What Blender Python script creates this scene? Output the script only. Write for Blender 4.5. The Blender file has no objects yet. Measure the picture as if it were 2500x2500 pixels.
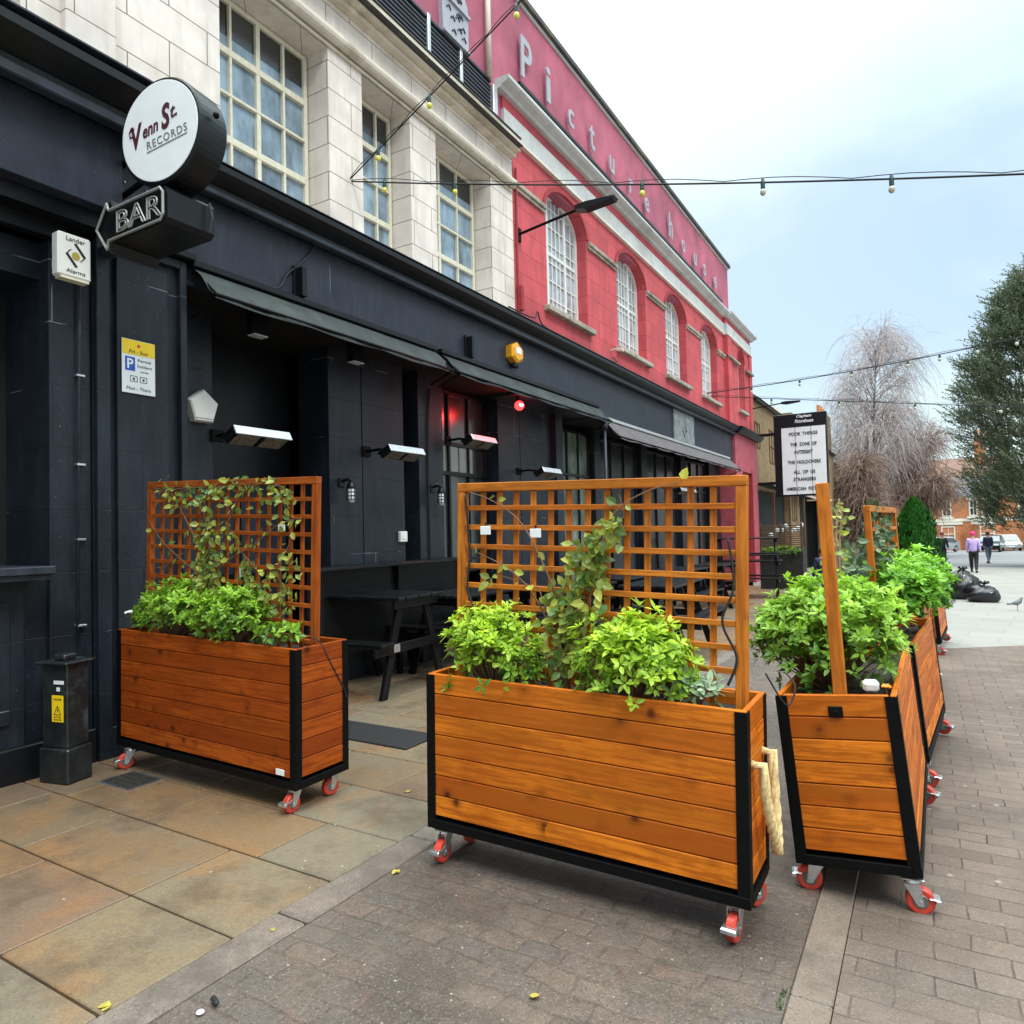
import bpy, bmesh, math, random
from mathutils import Matrix, Vector, Quaternion
R = math.radians
random.seed(7)
scene = bpy.context.scene
C = scene.collection

# ------------------------------------------------------------------ camera, sky, sun, exposure
CAM_H = 1.6
PSI, PIT, ROL = R(30.659), R(1.624), 0.024
F = Vector((-math.sin(PSI)*math.cos(PIT), math.cos(PSI)*math.cos(PIT), math.sin(PIT)))
Rt = Vector((math.cos(PSI), math.sin(PSI), 0)); Up = Rt.cross(F)
R2 = Rt*math.cos(ROL) - Up*math.sin(ROL); U2 = Up*math.cos(ROL) + Rt*math.sin(ROL)
cd = bpy.data.cameras.new('camera'); cam = bpy.data.objects.new('camera', cd); C.objects.link(cam)
cd.sensor_fit = 'HORIZONTAL'; cd.sensor_width = 36; cd.lens = 36*1700/2500; cd.clip_end = 2000; cd.clip_start = 0.05
m = Matrix.Identity(4)
for i in range(3):
    m[i][0] = R2[i]; m[i][1] = U2[i]; m[i][2] = -F[i]
m[0][3], m[1][3], m[2][3] = 0, 0, CAM_H
cam.matrix_world = m
scene.camera = cam

SUN_EL, SUN_AZ = R(48), R(115)      # azimuth measured from +X towards +Y of the light's origin
w = bpy.data.worlds.new('World'); scene.world = w; w.use_nodes = True
nt = w.node_tree; nt.nodes.clear()
def N(t, **k):
    n = nt.nodes.new(t)
    for a, b in k.items(): setattr(n, a, b)
    return n
wo = N('ShaderNodeOutputWorld')
sky = N('ShaderNodeTexSky', sky_type='NISHITA', sun_disc=False); sky.sun_elevation = SUN_EL; sky.sun_rotation = R(90)-SUN_AZ
sb = N('ShaderNodeBackground'); sb.inputs[1].default_value = 0.04; sky.dust_density = 1.0
nt.links.new(sky.outputs[0], sb.inputs[0])
tc = N('ShaderNodeTexCoord'); mp = N('ShaderNodeMapping'); mp.inputs['Scale'].default_value = (1, 1, 2.2); mp.inputs['Rotation'].default_value = (0.2, 0.1, 0.9)
nz = N('ShaderNodeTexNoise'); nz.inputs['Scale'].default_value = 1.25; nz.inputs['Detail'].default_value = 7; nz.inputs['Roughness'].default_value = .52
nt.links.new(tc.outputs['Generated'], mp.inputs[0]); nt.links.new(mp.outputs[0], nz.inputs[0])
rp = N('ShaderNodeValToRGB')
rp.color_ramp.elements[0].position = .36; rp.color_ramp.elements[0].color = (.58, .78, .93, 1)
rp.color_ramp.elements[1].position = .56; rp.color_ramp.elements[1].color = (.92, 1.0, .98, 1)
e = rp.color_ramp.elements.new(.45); e.color = (.78, .98, .99, 1)
nt.links.new(nz.outputs[0], rp.inputs[0])
sx = N('ShaderNodeSeparateXYZ'); nt.links.new(tc.outputs['Generated'], sx.inputs[0])
m1 = N('ShaderNodeMath', operation='MAXIMUM'); m1.inputs[1].default_value = 0; nt.links.new(sx.outputs[2], m1.inputs[0])
m1b = N('ShaderNodeMath', operation='POWER'); m1b.inputs[1].default_value = 6.0; nt.links.new(m1.outputs[0], m1b.inputs[0])
m2 = N('ShaderNodeMath', operation='MULTIPLY_ADD'); m2.inputs[1].default_value = 7.5; m2.inputs[2].default_value = .54; nt.links.new(m1b.outputs[0], m2.inputs[0])
cb = N('ShaderNodeBackground'); nt.links.new(rp.outputs[0], cb.inputs[0]); nt.links.new(m2.outputs[0], cb.inputs[1])
ad = N('ShaderNodeAddShader'); nt.links.new(sb.outputs[0], ad.inputs[0]); nt.links.new(cb.outputs[0], ad.inputs[1]); nt.links.new(ad.outputs[0], wo.inputs[0])
sd = bpy.data.lights.new('sun', 'SUN'); sd.energy = 1.25; sd.angle = R(14); sd.color = (1, .96, .9)
so = bpy.data.objects.new('sun', sd); C.objects.link(so)
d = Vector((math.cos(SUN_EL)*math.cos(SUN_AZ-R(90)), math.cos(SUN_EL)*math.sin(SUN_AZ-R(90)), math.sin(SUN_EL)))
d = Vector((.62, -.30, .74)).normalized()
so.rotation_euler = d.to_track_quat('Z', 'Y').to_euler()
scene.view_settings.view_transform = 'Standard'; scene.view_settings.look = 'None'
scene.view_settings.exposure = 0.37; scene.view_settings.gamma = 1
scene.render.resolution_x = 1024; scene.render.resolution_y = 1024
try:
    scene.cycles.max_bounces = 5; scene.cycles.transparent_max_bounces = 8
except Exception: pass

GS = -0.017
def gz(y): return GS*y

# ------------------------------------------------------------------ materials
def newmat(name):
    mt = bpy.data.materials.new(name); mt.use_nodes = True
    n = mt.node_tree; n.nodes.clear()
    o = n.nodes.new('ShaderNodeOutputMaterial'); p = n.nodes.new('ShaderNodeBsdfPrincipled')
    n.links.new(p.outputs[0], o.inputs[0]); return mt, n, p, o
def nd(n, t, ins=None, **k):
    x = n.nodes.new(t)
    for a, b in k.items(): setattr(x, a, b)
    for a, b in (ins or {}).items():
        if isinstance(b, bpy.types.NodeSocket): n.links.new(b, x.inputs[a])
        else: x.inputs[a].default_value = b
    return x
def ramp(n, fac, stops):
    r_ = nd(n, 'ShaderNodeValToRGB', {0: fac}); els = r_.color_ramp.elements
    while len(els) < len(stops): els.new(.5)
    for e_, (p_, c_) in zip(els, stops):
        e_.position = p_; e_.color = (c_[0], c_[1], c_[2], 1) if isinstance(c_, (tuple, list)) else (c_, c_, c_, 1)
    return r_.outputs[0]
def mixc(n, f, a, b, mode='MIX'):
    x = nd(n, 'ShaderNodeMix', data_type='RGBA', blend_type=mode)
    for i, v in ((0, f), (6, a), (7, b)):
        if isinstance(v, bpy.types.NodeSocket): n.links.new(v, x.inputs[i])
        elif i == 0: x.inputs[0].default_value = v
        else: x.inputs[i].default_value = (v[0], v[1], v[2], 1)
    return x.outputs[2]
def noise(n, vec, scale, det=4, rough=.55):
    x = nd(n, 'ShaderNodeTexNoise', {'Scale': scale, 'Detail': det, 'Roughness': rough})
    if vec is not None: n.links.new(vec, x.inputs[0])
    return x.outputs[0]
def math_(n, op, a, b=0.0, c=None):
    x = nd(n, 'ShaderNodeMath', operation=op)
    for i, v in enumerate((a, b, c)):
        if v is None: continue
        if isinstance(v, bpy.types.NodeSocket): n.links.new(v, x.inputs[i])
        else: x.inputs[i].default_value = v
    return x.outputs[0]
def bump(n, p, h, s=.3, dist=.01):
    b = nd(n, 'ShaderNodeBump', {'Height': h, 'Strength': s, 'Distance': dist}); n.links.new(b.outputs[0], p.inputs['Normal'])
def pos(n): return nd(n, 'ShaderNodeNewGeometry').outputs['Position']
def mapv(n, v, sc=(1, 1, 1), rot=(0, 0, 0), loc=(0, 0, 0)):
    return nd(n, 'ShaderNodeMapping', {0: v, 'Scale': sc, 'Rotation': rot, 'Location': loc}).outputs[0]
def setc(n, p, c):
    if isinstance(c, bpy.types.NodeSocket): n.links.new(c, p.inputs['Base Color'])
    else: p.inputs['Base Color'].default_value = (c[0], c[1], c[2], 1)
def simple(name, col, rough=.5, metal=0, var=.25, scale=12, bmp=.1, spec=.5, dirt=None):
    mt, n, p, o = newmat(name)
    f = noise(n, pos(n), scale, 5, .6)
    lo = tuple(max(0, c*(1-var)) for c in col); hi = tuple(min(1, c*(1+var)) for c in col)
    c = ramp(n, f, [(.3, lo), (.7, hi)])
    if dirt:
        f2 = noise(n, pos(n), scale*.22, 6, .7)
        c = mixc(n, ramp(n, f2, [(.52, 0.0), (.66, dirt[3])]), c, dirt[:3])
    if name in ('granite kerb', 'smooth stone strip', 'soiled window sill stone'):
        sp_ = noise(n, pos(n), 120, 2, .8); c = mixc(n, ramp(n, sp_, [(.59, 0.0), (.68, .6)]), c, (.34, .30, .26)); c = mixc(n, ramp(n, sp_, [(.34, .7), (.42, 0.0)]), c, (.03, .024, .02))
        c = mixc(n, ramp(n, noise(n, pos(n), 1.6, 7, .72), [(.40, .6), (.52, 0.0)]), c, tuple(x*.45 for x in col))
    setc(n, p, c); p.inputs['Roughness'].default_value = rough; p.inputs['Metallic'].default_value = metal
    p.inputs['Specular IOR Level'].default_value = spec
    if bmp: bump(n, p, noise(n, pos(n), scale*8, 3), bmp, .004)
    return mt
def emit(name, col, s):
    mt, n, p, o = newmat(name); p.inputs['Base Color'].default_value = (*col, 1)
    p.inputs['Emission Color'].default_value = (*col, 1); p.inputs['Emission Strength'].default_value = s; return mt

def wood_mat(name, a, b, dark, knot=1.0, rough=.5):
    mt, n, p, o = newmat(name)
    g = nd(n, 'ShaderNodeAttribute', attribute_name='gc').outputs['Vector']
    rn = nd(n, 'ShaderNodeAttribute', attribute_name='rnd').outputs['Fac']
    warp = noise(n, mapv(n, g, (2.2, 9, 9)), 1.0, 2)
    wv = nd(n, 'ShaderNodeVectorMath', {0: g}, operation='ADD'); 
    cx = nd(n, 'ShaderNodeCombineXYZ', {1: math_(n, 'MULTIPLY', math_(n, 'SUBTRACT', warp, .5), .07)}); n.links.new(cx.outputs[0], wv.inputs[1])
    gv = wv.outputs[0]
    grain = noise(n, mapv(n, gv, (2.5, 60, 60)), 1.0, 5, .6)
    broad = noise(n, mapv(n, gv, (1.4, 9, 9)), 1.0, 3, .6)
    vo = nd(n, 'ShaderNodeTexVoronoi', {0: mapv(n, gv, (6.5, 17.0, 5.5)), 'Scale': 1.0, 'Randomness': 1.0}, feature='F1')
    d_ = vo.outputs['Distance']
    sel = ramp(n, nd(n, 'ShaderNodeSeparateColor', {0: vo.outputs['Color']}).outputs[0], [(.14, 0.0), (.17, 1.0)])
    kn = math_(n, 'MULTIPLY', ramp(n, d_, [(.05, 1.0), (.10, .75), (.17, .3), (.34, 0.0)]), sel)
    kn = math_(n, 'MULTIPLY', kn, knot)
    g2 = noise(n, mapv(n, gv, (2.2, 24, 24)), 1.0, 4, .65)
    ring = math_(n, 'MULTIPLY', ramp(n, nd(n, 'ShaderNodeMath', {0: math_(n, 'MULTIPLY', d_, 70.0)}, operation='SINE').outputs[0], [(.2, 0.0), (1, 1.0)]), math_(n, 'MULTIPLY', ramp(n, d_, [(.06, .35), (.22, 0.0)]), sel))
    col = mixc(n, ramp(n, rn, [(0, 0.0), (.5, .35), (1, 1.0)]), a, b)
    col = mixc(n, ramp(n, grain, [(.40, .85), (.54, 0.0)]), col, (a[0]*.5, a[1]*.42, a[2]*.4))
    col = mixc(n, ramp(n, g2, [(.50, 0.0), (.66, .6)]), col, (a[0]*.42, a[1]*.30, a[2]*.3))
    col = mixc(n, ramp(n, broad, [(.42, 0.0), (.70, .7)]), col, tuple(c*.5 for c in a))
    col = mixc(n, ring, col, dark)
    col = mixc(n, kn, col, dark)
    blot = noise(n, mapv(n, pos(n), (1, 1, 1)), 5, 5, .65)
    col = mixc(n, ramp(n, blot, [(.50, 0.0), (.70, .5)]), col, (a[0]*.5, a[1]*.35, a[2]*.3))
    setc(n, p, col); n.links.new(ramp(n, grain, [(.3, rough+.12), (.7, rough-.06)]), p.inputs['Roughness'])
    p.inputs['Specular IOR Level'].default_value = .16
    bump(n, p, grain, .25, .003); return mt

def paint_mat(name, col, course=.30, blen=.62, rough=.42, line=.5, streak=.3):
    """dark masonry paint over blockwork: faint courses with painted edge highlights, chips and dust"""
    mt, n, p, o = newmat(name)
    P_ = pos(n); s = nd(n, 'ShaderNodeSeparateXYZ', {0: P_})
    u = math_(n, 'ADD', s.outputs[0], s.outputs[1])
    v = nd(n, 'ShaderNodeCombineXYZ', {0: u, 1: s.outputs[2]}).outputs[0]
    br = nd(n, 'ShaderNodeTexBrick', {0: v, 'Scale': 1.0, 'Mortar Size': .004, 'Mortar Smooth': .3, 'Brick Width': blen, 'Row Height': course})
    mort = br.outputs['Fac']
    f = noise(n, P_, 2.3, 6, .65); f2 = noise(n, mapv(n, P_, (3, 3, .5)), 3.0, 5, .6); ch = noise(n, P_, 38, 3, .7)
    c = ramp(n, f, [(.3, tuple(x*.75 for x in col)), (.72, tuple(x*1.3 for x in col))])
    c = mixc(n, ramp(n, f2, [(.48, 0.0), (.72, streak)]), c, (col[0]*1.9+.006, col[1]*1.9+.008, col[2]*1.9+.010))
    p.inputs['Specular IOR Level'].default_value = .28
    c = mixc(n, math_(n, 'MULTIPLY', mort, line), c, tuple(x*.4 for x in col))
    c = mixc(n, math_(n, 'MULTIPLY', mort, ramp(n, noise(n, P_, 2.1, 3), [(.56, 0.0), (.62, .8)])), c, (.22, .26, .30))  # pale grey edge highlights painted along the block joints
    c = mixc(n, ramp(n, ch, [(.68, 0.0), (.73, .5)]), c, (.20, .22, .26))
    setc(n, p, c); n.links.new(ramp(n, f, [(.3, rough-.08), (.7, rough+.12)]), p.inputs['Roughness'])
    h = math_(n, 'SUBTRACT', noise(n, P_, 30, 4, .6), math_(n, 'MULTIPLY', mort, 1.5))
    bump(n, p, h, .45, .006); return mt

def ashlar_mat(name, col, mcol, course=.31, blen=.74, rough=.7, dirt=(.35, .3, .22)):
    mt, n, p, o = newmat(name)
    P_ = pos(n); s = nd(n, 'ShaderNodeSeparateXYZ', {0: P_})
    u = math_(n, 'ADD', math_(n, 'MULTIPLY', s.outputs[0], 1.0), s.outputs[1])
    v = nd(n, 'ShaderNodeCombineXYZ', {0: u, 1: s.outputs[2]}).outputs[0]
    br = nd(n, 'ShaderNodeTexBrick', {0: v, 'Scale': 1.0, 'Mortar Size': .0055, 'Mortar Smooth': .25, 'Brick Width': blen, 'Row Height': course, 'Color1': (.42, .42, .42, 1), 'Color2': (.58, .58, .58, 1)})
    f = noise(n, P_, 1.6, 6, .6); f2 = noise(n, mapv(n, P_, (5, 5, .7)), 1.5, 5, .65); fine = noise(n, P_, 60, 3, .6)
    c = ramp(n, f, [(.3, tuple(x*.74 for x in col)), (.7, tuple(min(1, x*1.12) for x in col))])
    c = mixc(n, .5, c, br.outputs['Color'], 'OVERLAY')
    c = mixc(n, ramp(n, f2, [(.46, 0.0), (.72, .6)]), c, dirt)
    c = mixc(n, ramp(n, fine, [(.6, 0.0), (.8, .25)]), c, dirt)
    c = mixc(n, br.outputs['Fac'], c, mcol)
    setc(n, p, c); p.inputs['Roughness'].default_value = rough
    bump(n, p, math_(n, 'SUBTRACT', math_(n, 'MULTIPLY', fine, .4), math_(n, 'MULTIPLY', br.outputs['Fac'], 1.0)), .4, .006); return mt

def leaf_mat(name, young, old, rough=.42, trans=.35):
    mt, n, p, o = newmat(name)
    a = nd(n, 'ShaderNodeAttribute', attribute_name='age_shade').outputs['Fac']; r_ = nd(n, 'ShaderNodeAttribute', attribute_name='rnd').outputs['Fac']
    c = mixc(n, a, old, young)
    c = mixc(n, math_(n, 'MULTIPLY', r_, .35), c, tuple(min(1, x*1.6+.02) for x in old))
    setc(n, p, c); p.inputs['Roughness'].default_value = rough; p.inputs['Specular IOR Level'].default_value = .45
    t = nd(n, 'ShaderNodeBsdfTranslucent'); n.links.new(mixc(n, .5, c, young), t.inputs[0])
    mx = nd(n, 'ShaderNodeMixShader', {0: trans}); n.links.new(p.outputs[0], mx.inputs[1]); n.links.new(t.outputs[0], mx.inputs[2])
    n.links.new(mx.outputs[0], o.inputs[0]); return mt

M = {}
M['wood1'] = wood_mat('reddish stained larch', (.42, .085, .008), (.22, .034, .004), (.045, .009, .002))
M['wood2'] = wood_mat('orange stained larch', (.74, .205, .014), (.33, .058, .006), (.06, .011, .002))
M['trel1'] = wood_mat('reddish stained batten', (.44, .105, .016), (.34, .075, .010), (.10, .025, .008), .5)
M['trel2'] = wood_mat('orange stained batten', (.66, .215, .025), (.50, .135, .014), (.16, .045, .010), .5)
M['screen'] = wood_mat('weathered brown slats', (.20, .12, .07), (.13, .075, .045), (.05, .03, .02), .4)
M['blacksteel'] = simple('black powder coated steel', (.003, .003, .0032), .6, 0, .3, 20, .05, .12)
M['zinc'] = simple('zinc plated steel', (.62, .64, .66), .3, .9, .2, 30, .05)
M['redpu'] = simple('red polyurethane tyre', (.50, .045, .025), .42, 0, .25, 25, .05, dirt=(.12, .06, .05, .5))
M['hub'] = simple('grey hub', (.15, .15, .15), .4, .5)
M['rope'] = simple('cream hemp rope', (.68, .50, .24), .85, 0, .3, 60, .6)
M['soil'] = simple('dark compost', (.025, .016, .010), .95, 0, .6, 40, .8)
M['fascia'] = paint_mat('blue black fascia paint', (.024, .028, .042), 3.0, 5.0, .40, .0, .35)
M['pier'] = paint_mat('blue black painted blockwork', (.013, .0175, .025), .46, 1.4, .36, .6, .4)
M['black'] = simple('near black gloss paint', (.005, .006, .008), .38, 0, .4, 6, .12, .3)
M['dark'] = simple('unlit interior black', (.002, .003, .0035), .8, 0, .3, 6, 0)  # darkness of the unlit recesses put into a near black colour
M['moulding'] = simple('dark grey moulding paint', (.030, .036, .050), .40, 0, .35, 7, .1, .3, dirt=(.02, .022, .028, .6))
M['cream'] = ashlar_mat('cream faience blocks', (.80, .72, .66), (.20, .17, .14), dirt=(.54, .46, .39))
M['creamplain'] = simple('cream plain moulding', (.66, .59, .49), .55, 0, .12, 5, .15, dirt=(.30, .24, .15, .6))
M['lintel'] = simple('darker cream soffit', (.50, .42, .32), .7, 0, .2, 6, .2, dirt=(.25, .2, .13, .5))  # darker than the wall cream, for the window soffits
M['winframe'] = simple('cream window paint', (.70, .66, .52), .45, 0, .1, 20, .08)
M['whiteframe'] = simple('white sash paint', (.74, .74, .70), .45, 0, .08, 20, .08)
M['pink'] = ashlar_mat('salmon red render lined as ashlar', (.58, .080, .095), (.26, .028, .036), .36, 1.05, .75, (.30, .06, .065))
M['pinkplain'] = simple('salmon red smooth render', (.56, .080, .10), .7, 0, .2, 2.2, .2, dirt=(.3, .06, .07, .6))
M['mauve'] = simple('faded mauve pink render', (.43, .105, .16), .8, 0, .25, 1.4, .2, dirt=(.27, .075, .12, .7))
M['darkred'] = simple('dark red reveal', (.33, .03, .035), .7, 0, .2, 5, .1)
M['greystone'] = simple('pale grey painted stone', (.56, .57, .56), .7, 0, .1, 3, .15, dirt=(.33, .31, .28, .5))
M['dirtystone'] = simple('soiled window sill stone', (.42, .38, .31), .8, 0, .3, 9, .4, dirt=(.12, .10, .07, .8))
M['letter'] = simple('pale grey letter paint', (.38, .38, .43), .5, 0, .08, 8, .05)
M['lead'] = simple('dark lead coping', (.05, .048, .045), .6, 0, .4, 6, .2, dirt=(.16, .15, .05, .6))
M['canvas'] = simple('charcoal awning canvas with moss', (.024, .030, .032), .75, 0, .5, 4, .3, dirt=(.055, .075, .055, .7))
M['brown canvas'] = simple('dusty taupe awning canvas', (.11, .095, .10), .8, 0, .25, 4, .2)
M['alu'] = simple('pale aluminium', (.66, .68, .70), .35, .6, .1, 8, .05)
M['whitepl'] = simple('white plastic', (.78, .78, .74), .4, 0, .05, 8, .03)
M['cream plastic'] = simple('yellowed plastic', (.74, .69, .55), .45, 0, .1, 8, .03)
M['yellow'] = simple('yellow plastic', (.80, .36, .01), .4, 0, .08, 8, .03)
M['signyellow'] = simple('sign yellow', (.87, .60, .01), .4, 0, .04, 8, .0)
M['signwhite'] = simple('sign white', (.80, .82, .84), .35, 0, .04, 8, .0)
M['signblue'] = simple('sign blue', (.01, .08, .45), .4, 0, .04, 8, .0)
M['ink'] = simple('black lettering', (.012, .012, .014), .5, 0, .1, 8, .0)
M['greyink'] = simple('grey lettering', (.16, .17, .19), .5, 0, .1, 8, .0)
M['wine'] = simple('dark wine lettering', (.07, .006, .016), .5, 0, .1, 8, .0)
M['redink'] = simple('red lettering', (.6, .02, .02), .5, 0, .1, 8, .0)
M['neon'] = simple('unlit glass neon tube', (.33, .33, .31), .2, 0, .1, 8, .0)
M['rubber'] = simple('black rubber', (.012, .012, .013), .7, 0, .3, 30, .2)
M['bulb'] = simple('lamp glass with yellow reflection', (.75, .70, .10), .15, 0, .1, 20, .0)  # the yellow is a reflection put into the bulb colour
M['bulbclear'] = simple('clear lamp glass', (.55, .52, .42), .12, 0, .1, 20, .0)
M['lampglass'] = simple('ribbed pale lamp glass', (.66, .72, .72), .2, 0, .1, 20, .0)
M['heatglass'] = simple('heater element glass', (.17, .15, .115), .45, .1, .7, 34, .3)
M['redglow'] = emit('red lamp glow', (1, .02, .02), 6)
M['redcore'] = emit('red lamp core', (1, .55, .45), 30)
M['branch'] = simple('grey brown bark', (.15, .115, .09), .85, 0, .35, 20, .4)
M['birch'] = simple('mauve brown birch twigs', (.44, .37, .36), .85, 0, .3, 2, .0)
M['birchred'] = simple('reddish brown bare twigs', (.25, .165, .125), .85, 0, .3, 2, .0)
M['vine'] = simple('brown vine stem', (.16, .085, .045), .8, 0, .3, 30, .3)
M['bag'] = simple('shiny black bin bag', (.008, .008, .010), .22, 0, .3, 8, .1)
M['slate'] = simple('grey roof slate', (.13, .13, .145), .8, 0, .3, 3, .2, .2)
M['whitest'] = simple('white painted stone', (.72, .68, .6), .7, 0, .1, 3, .1)
M['wallbrick'] = simple('orange red brickwork', (.50, .17, .08), .85, 0, .3, 3, .3)
M['fleece'] = simple('lilac jacket cloth', (.50, .36, .72), .8, 0, .1, 20, .1)
M['pinkhat'] = simple('bright pink knit', (.80, .03, .20), .85, 0, .15, 30, .2)
M['navy'] = simple('navy cloth', (.022, .025, .07), .8, 0, .2, 20, .1)
M['blackcloth'] = simple('black cloth', (.012, .012, .014), .8, 0, .2, 20, .1)
M['maroon'] = simple('maroon cloth', (.22, .03, .05), .8, 0, .2, 20, .1)
M['denim'] = simple('grey blue denim', (.12, .15, .22), .8, 0, .2, 20, .1)
M['skin'] = simple('skin', (.48, .27, .19), .55, 0, .1, 20, .0)
M['hair'] = simple('dark hair', (.02, .014, .01), .6, 0, .3, 60, .3)
M['carblack'] = simple('black car paint', (.012, .014, .018), .18, 0, .1, 3, .0)
M['carsilver'] = simple('silver car paint', (.48, .52, .55), .25, .4, .05, 3, .0)
M['tan wall'] = simple('tan render', (.46, .36, .24), .9, 0, .15, 2, .2)
M['greyfeather'] = simple('grey feathers', (.17, .18, .20), .7, 0, .4, 60, .2)
M['leafyel'] = simple('yellow dead leaf', (.38, .30, .05), .6, 0, .2, 60, .1)
M['shed'] = simple('dark shed boards', (.016, .014, .013), .7, 0, .5, 5, .2)
M['orangeflower'] = simple('orange petals', (.85, .25, .02), .6, 0, .3, 80, .1)
M['whiteflower'] = simple('white petals', (.8, .8, .76), .6, 0, .1, 80, .1)
M['table'] = wood_mat('black stained picnic boards', (.009, .010, .011), (.018, .020, .024), (.006, .006, .006), .3, .30)
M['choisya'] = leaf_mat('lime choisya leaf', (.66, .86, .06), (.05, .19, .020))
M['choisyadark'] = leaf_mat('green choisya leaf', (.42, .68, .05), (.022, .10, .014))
M['ivy'] = leaf_mat('climber leaf', (.62, .62, .10), (.05, .13, .03), .35)
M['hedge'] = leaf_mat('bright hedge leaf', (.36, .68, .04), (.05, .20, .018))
M['thuja'] = leaf_mat('conifer scale spray', (.05, .24, .02), (.012, .075, .01), .6, .2)
M['olive'] = leaf_mat('grey green evergreen leaf', (.22, .28, .15), (.020, .060, .016), .55, .2)
M['varieg'] = leaf_mat('variegated pale leaf', (.62, .68, .52), (.08, .22, .08))

# glass
def glass_mat(name, col, rough=.06):
    mt, n, p, o = newmat(name)
    f = noise(n, mapv(n, pos(n), (1, 1.6, .8)), 2.2, 4)
    setc(n, p, ramp(n, f, [(.35, tuple(c*.45 for c in col)), (.62, tuple(c*1.35 for c in col))]))  # tone patches stand in for reflections and curtains in the panes
    bump(n, p, noise(n, pos(n), 3.0, 2), .12, .02)
    p.inputs['Roughness'].default_value = rough; p.inputs['Specular IOR Level'].default_value = .8; p.inputs['IOR'].default_value = 1.6
    return mt
M['glass'] = glass_mat('window glass over blinds', (.13, .19, .24))
M['blueglass'] = glass_mat('frosted glass with painted sky', (.21, .30, .38), .12)  # pale blue puts the sky reflection into the glass colour
M['darkglass'] = glass_mat('dark glass', (.02, .024, .026), .22)
M['greenglass'] = glass_mat('greenish pane', (.13, .17, .14), .15)
M['curtain'] = glass_mat('sash glass over pale curtains', (.36, .40, .46), .1)

# brick building
def brick_mat(name, c1, c2, mort, bw=.225, rh=.075, rough=.85):
    mt, n, p, o = newmat(name)
    P_ = pos(n); s = nd(n, 'ShaderNodeSeparateXYZ', {0: P_})
    v = nd(n, 'ShaderNodeCombineXYZ', {0: math_(n, 'ADD', s.outputs[0], s.outputs[1]), 1: s.outputs[2]}).outputs[0]
    br = nd(n, 'ShaderNodeTexBrick', {0: v, 'Scale': 1.0, 'Mortar Size': .008, 'Brick Width': bw, 'Row Height': rh, 'Color1': (*c1, 1), 'Color2': (*c2, 1), 'Mortar': (*mort, 1)})
    f = noise(n, P_, .8, 6, .65)
    c = mixc(n, ramp(n, f, [(.45, 0.0), (.7, .6)]), br.outputs[0], tuple(x*.45 for x in c1))
    setc(n, p, c); p.inputs['Roughness'].default_value = rough; return mt
M['stock'] = brick_mat('yellow stock brick', (.30, .19, .085), (.22, .13, .06), (.25, .2, .13))
M['redbrick'] = brick_mat('orange red brick', (.62, .22, .07), (.50, .14, .05), (.50, .33, .2))

# ground materials
def slab_mat():
    mt, n, p, o = newmat('york stone flags')
    P_ = pos(n); r_ = nd(n, 'ShaderNodeAttribute', attribute_name='rnd').outputs['Fac']
    base = ramp(n, r_, [(0, (.205, .175, .125)), (.3, (.225, .168, .10)), (.55, (.18, .125, .075)), (.75, (.26, .15, .07)), (1, (.165, .115, .09))])
    off = nd(n, 'ShaderNodeVectorMath', {0: P_}, operation='ADD'); cx = nd(n, 'ShaderNodeCombineXYZ', {0: math_(n, 'MULTIPLY', r_, 37.0), 1: math_(n, 'MULTIPLY', r_, 19.0)}); n.links.new(cx.outputs[0], off.inputs[1])
    w1 = noise(n, off.outputs[0], 1.5, 4, .5); w2 = noise(n, P_, 13, 7, .75); w3 = noise(n, P_, 90, 3, .7)
    c = mixc(n, ramp(n, w1, [(.52, 0.0), (.62, .45)]), base, (.34, .15, .05))
    c = mixc(n, ramp(n, w1, [(.36, .5), (.44, 0.0)]), c, (.20, .168, .125))
    c = mixc(n, ramp(n, w2, [(.44, .0), (.74, .55)]), c, (.12, .085, .058))
    c = mixc(n, ramp(n, w3, [(.35, .45), (.6, 0.0)]), c, (.12, .09, .065))
    st_ = noise(n, P_, 1.3, 7, .72); c = mixc(n, ramp(n, st_, [(.38, .6), (.50, 0.0)]), c, (.085, .060, .042))
    sp_ = noise(n, P_, 130, 2, .8); c = mixc(n, ramp(n, sp_, [(.61, 0.0), (.70, .45)]), c, (.38, .32, .24)); c = mixc(n, ramp(n, sp_, [(.32, .6), (.39, 0.0)]), c, (.06, .045, .032))
    sp = nd(n, 'ShaderNodeTexVoronoi', {0: P_, 'Scale': 7.0}); c = mixc(n, ramp(n, sp.outputs['Distance'], [(.035, .6), (.055, 0.0)]), c, (.55, .5, .4))
    setc(n, p, c)
    n.links.new(ramp(n, w2, [(.35, .25), (.65, .6)]), p.inputs['Roughness']); p.inputs['Specular IOR Level'].default_value = .35
    bump(n, p, math_(n, 'ADD', math_(n, 'MULTIPLY', w3, .3), w2), .35, .008); return mt
M['slab'] = slab_mat()
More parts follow.
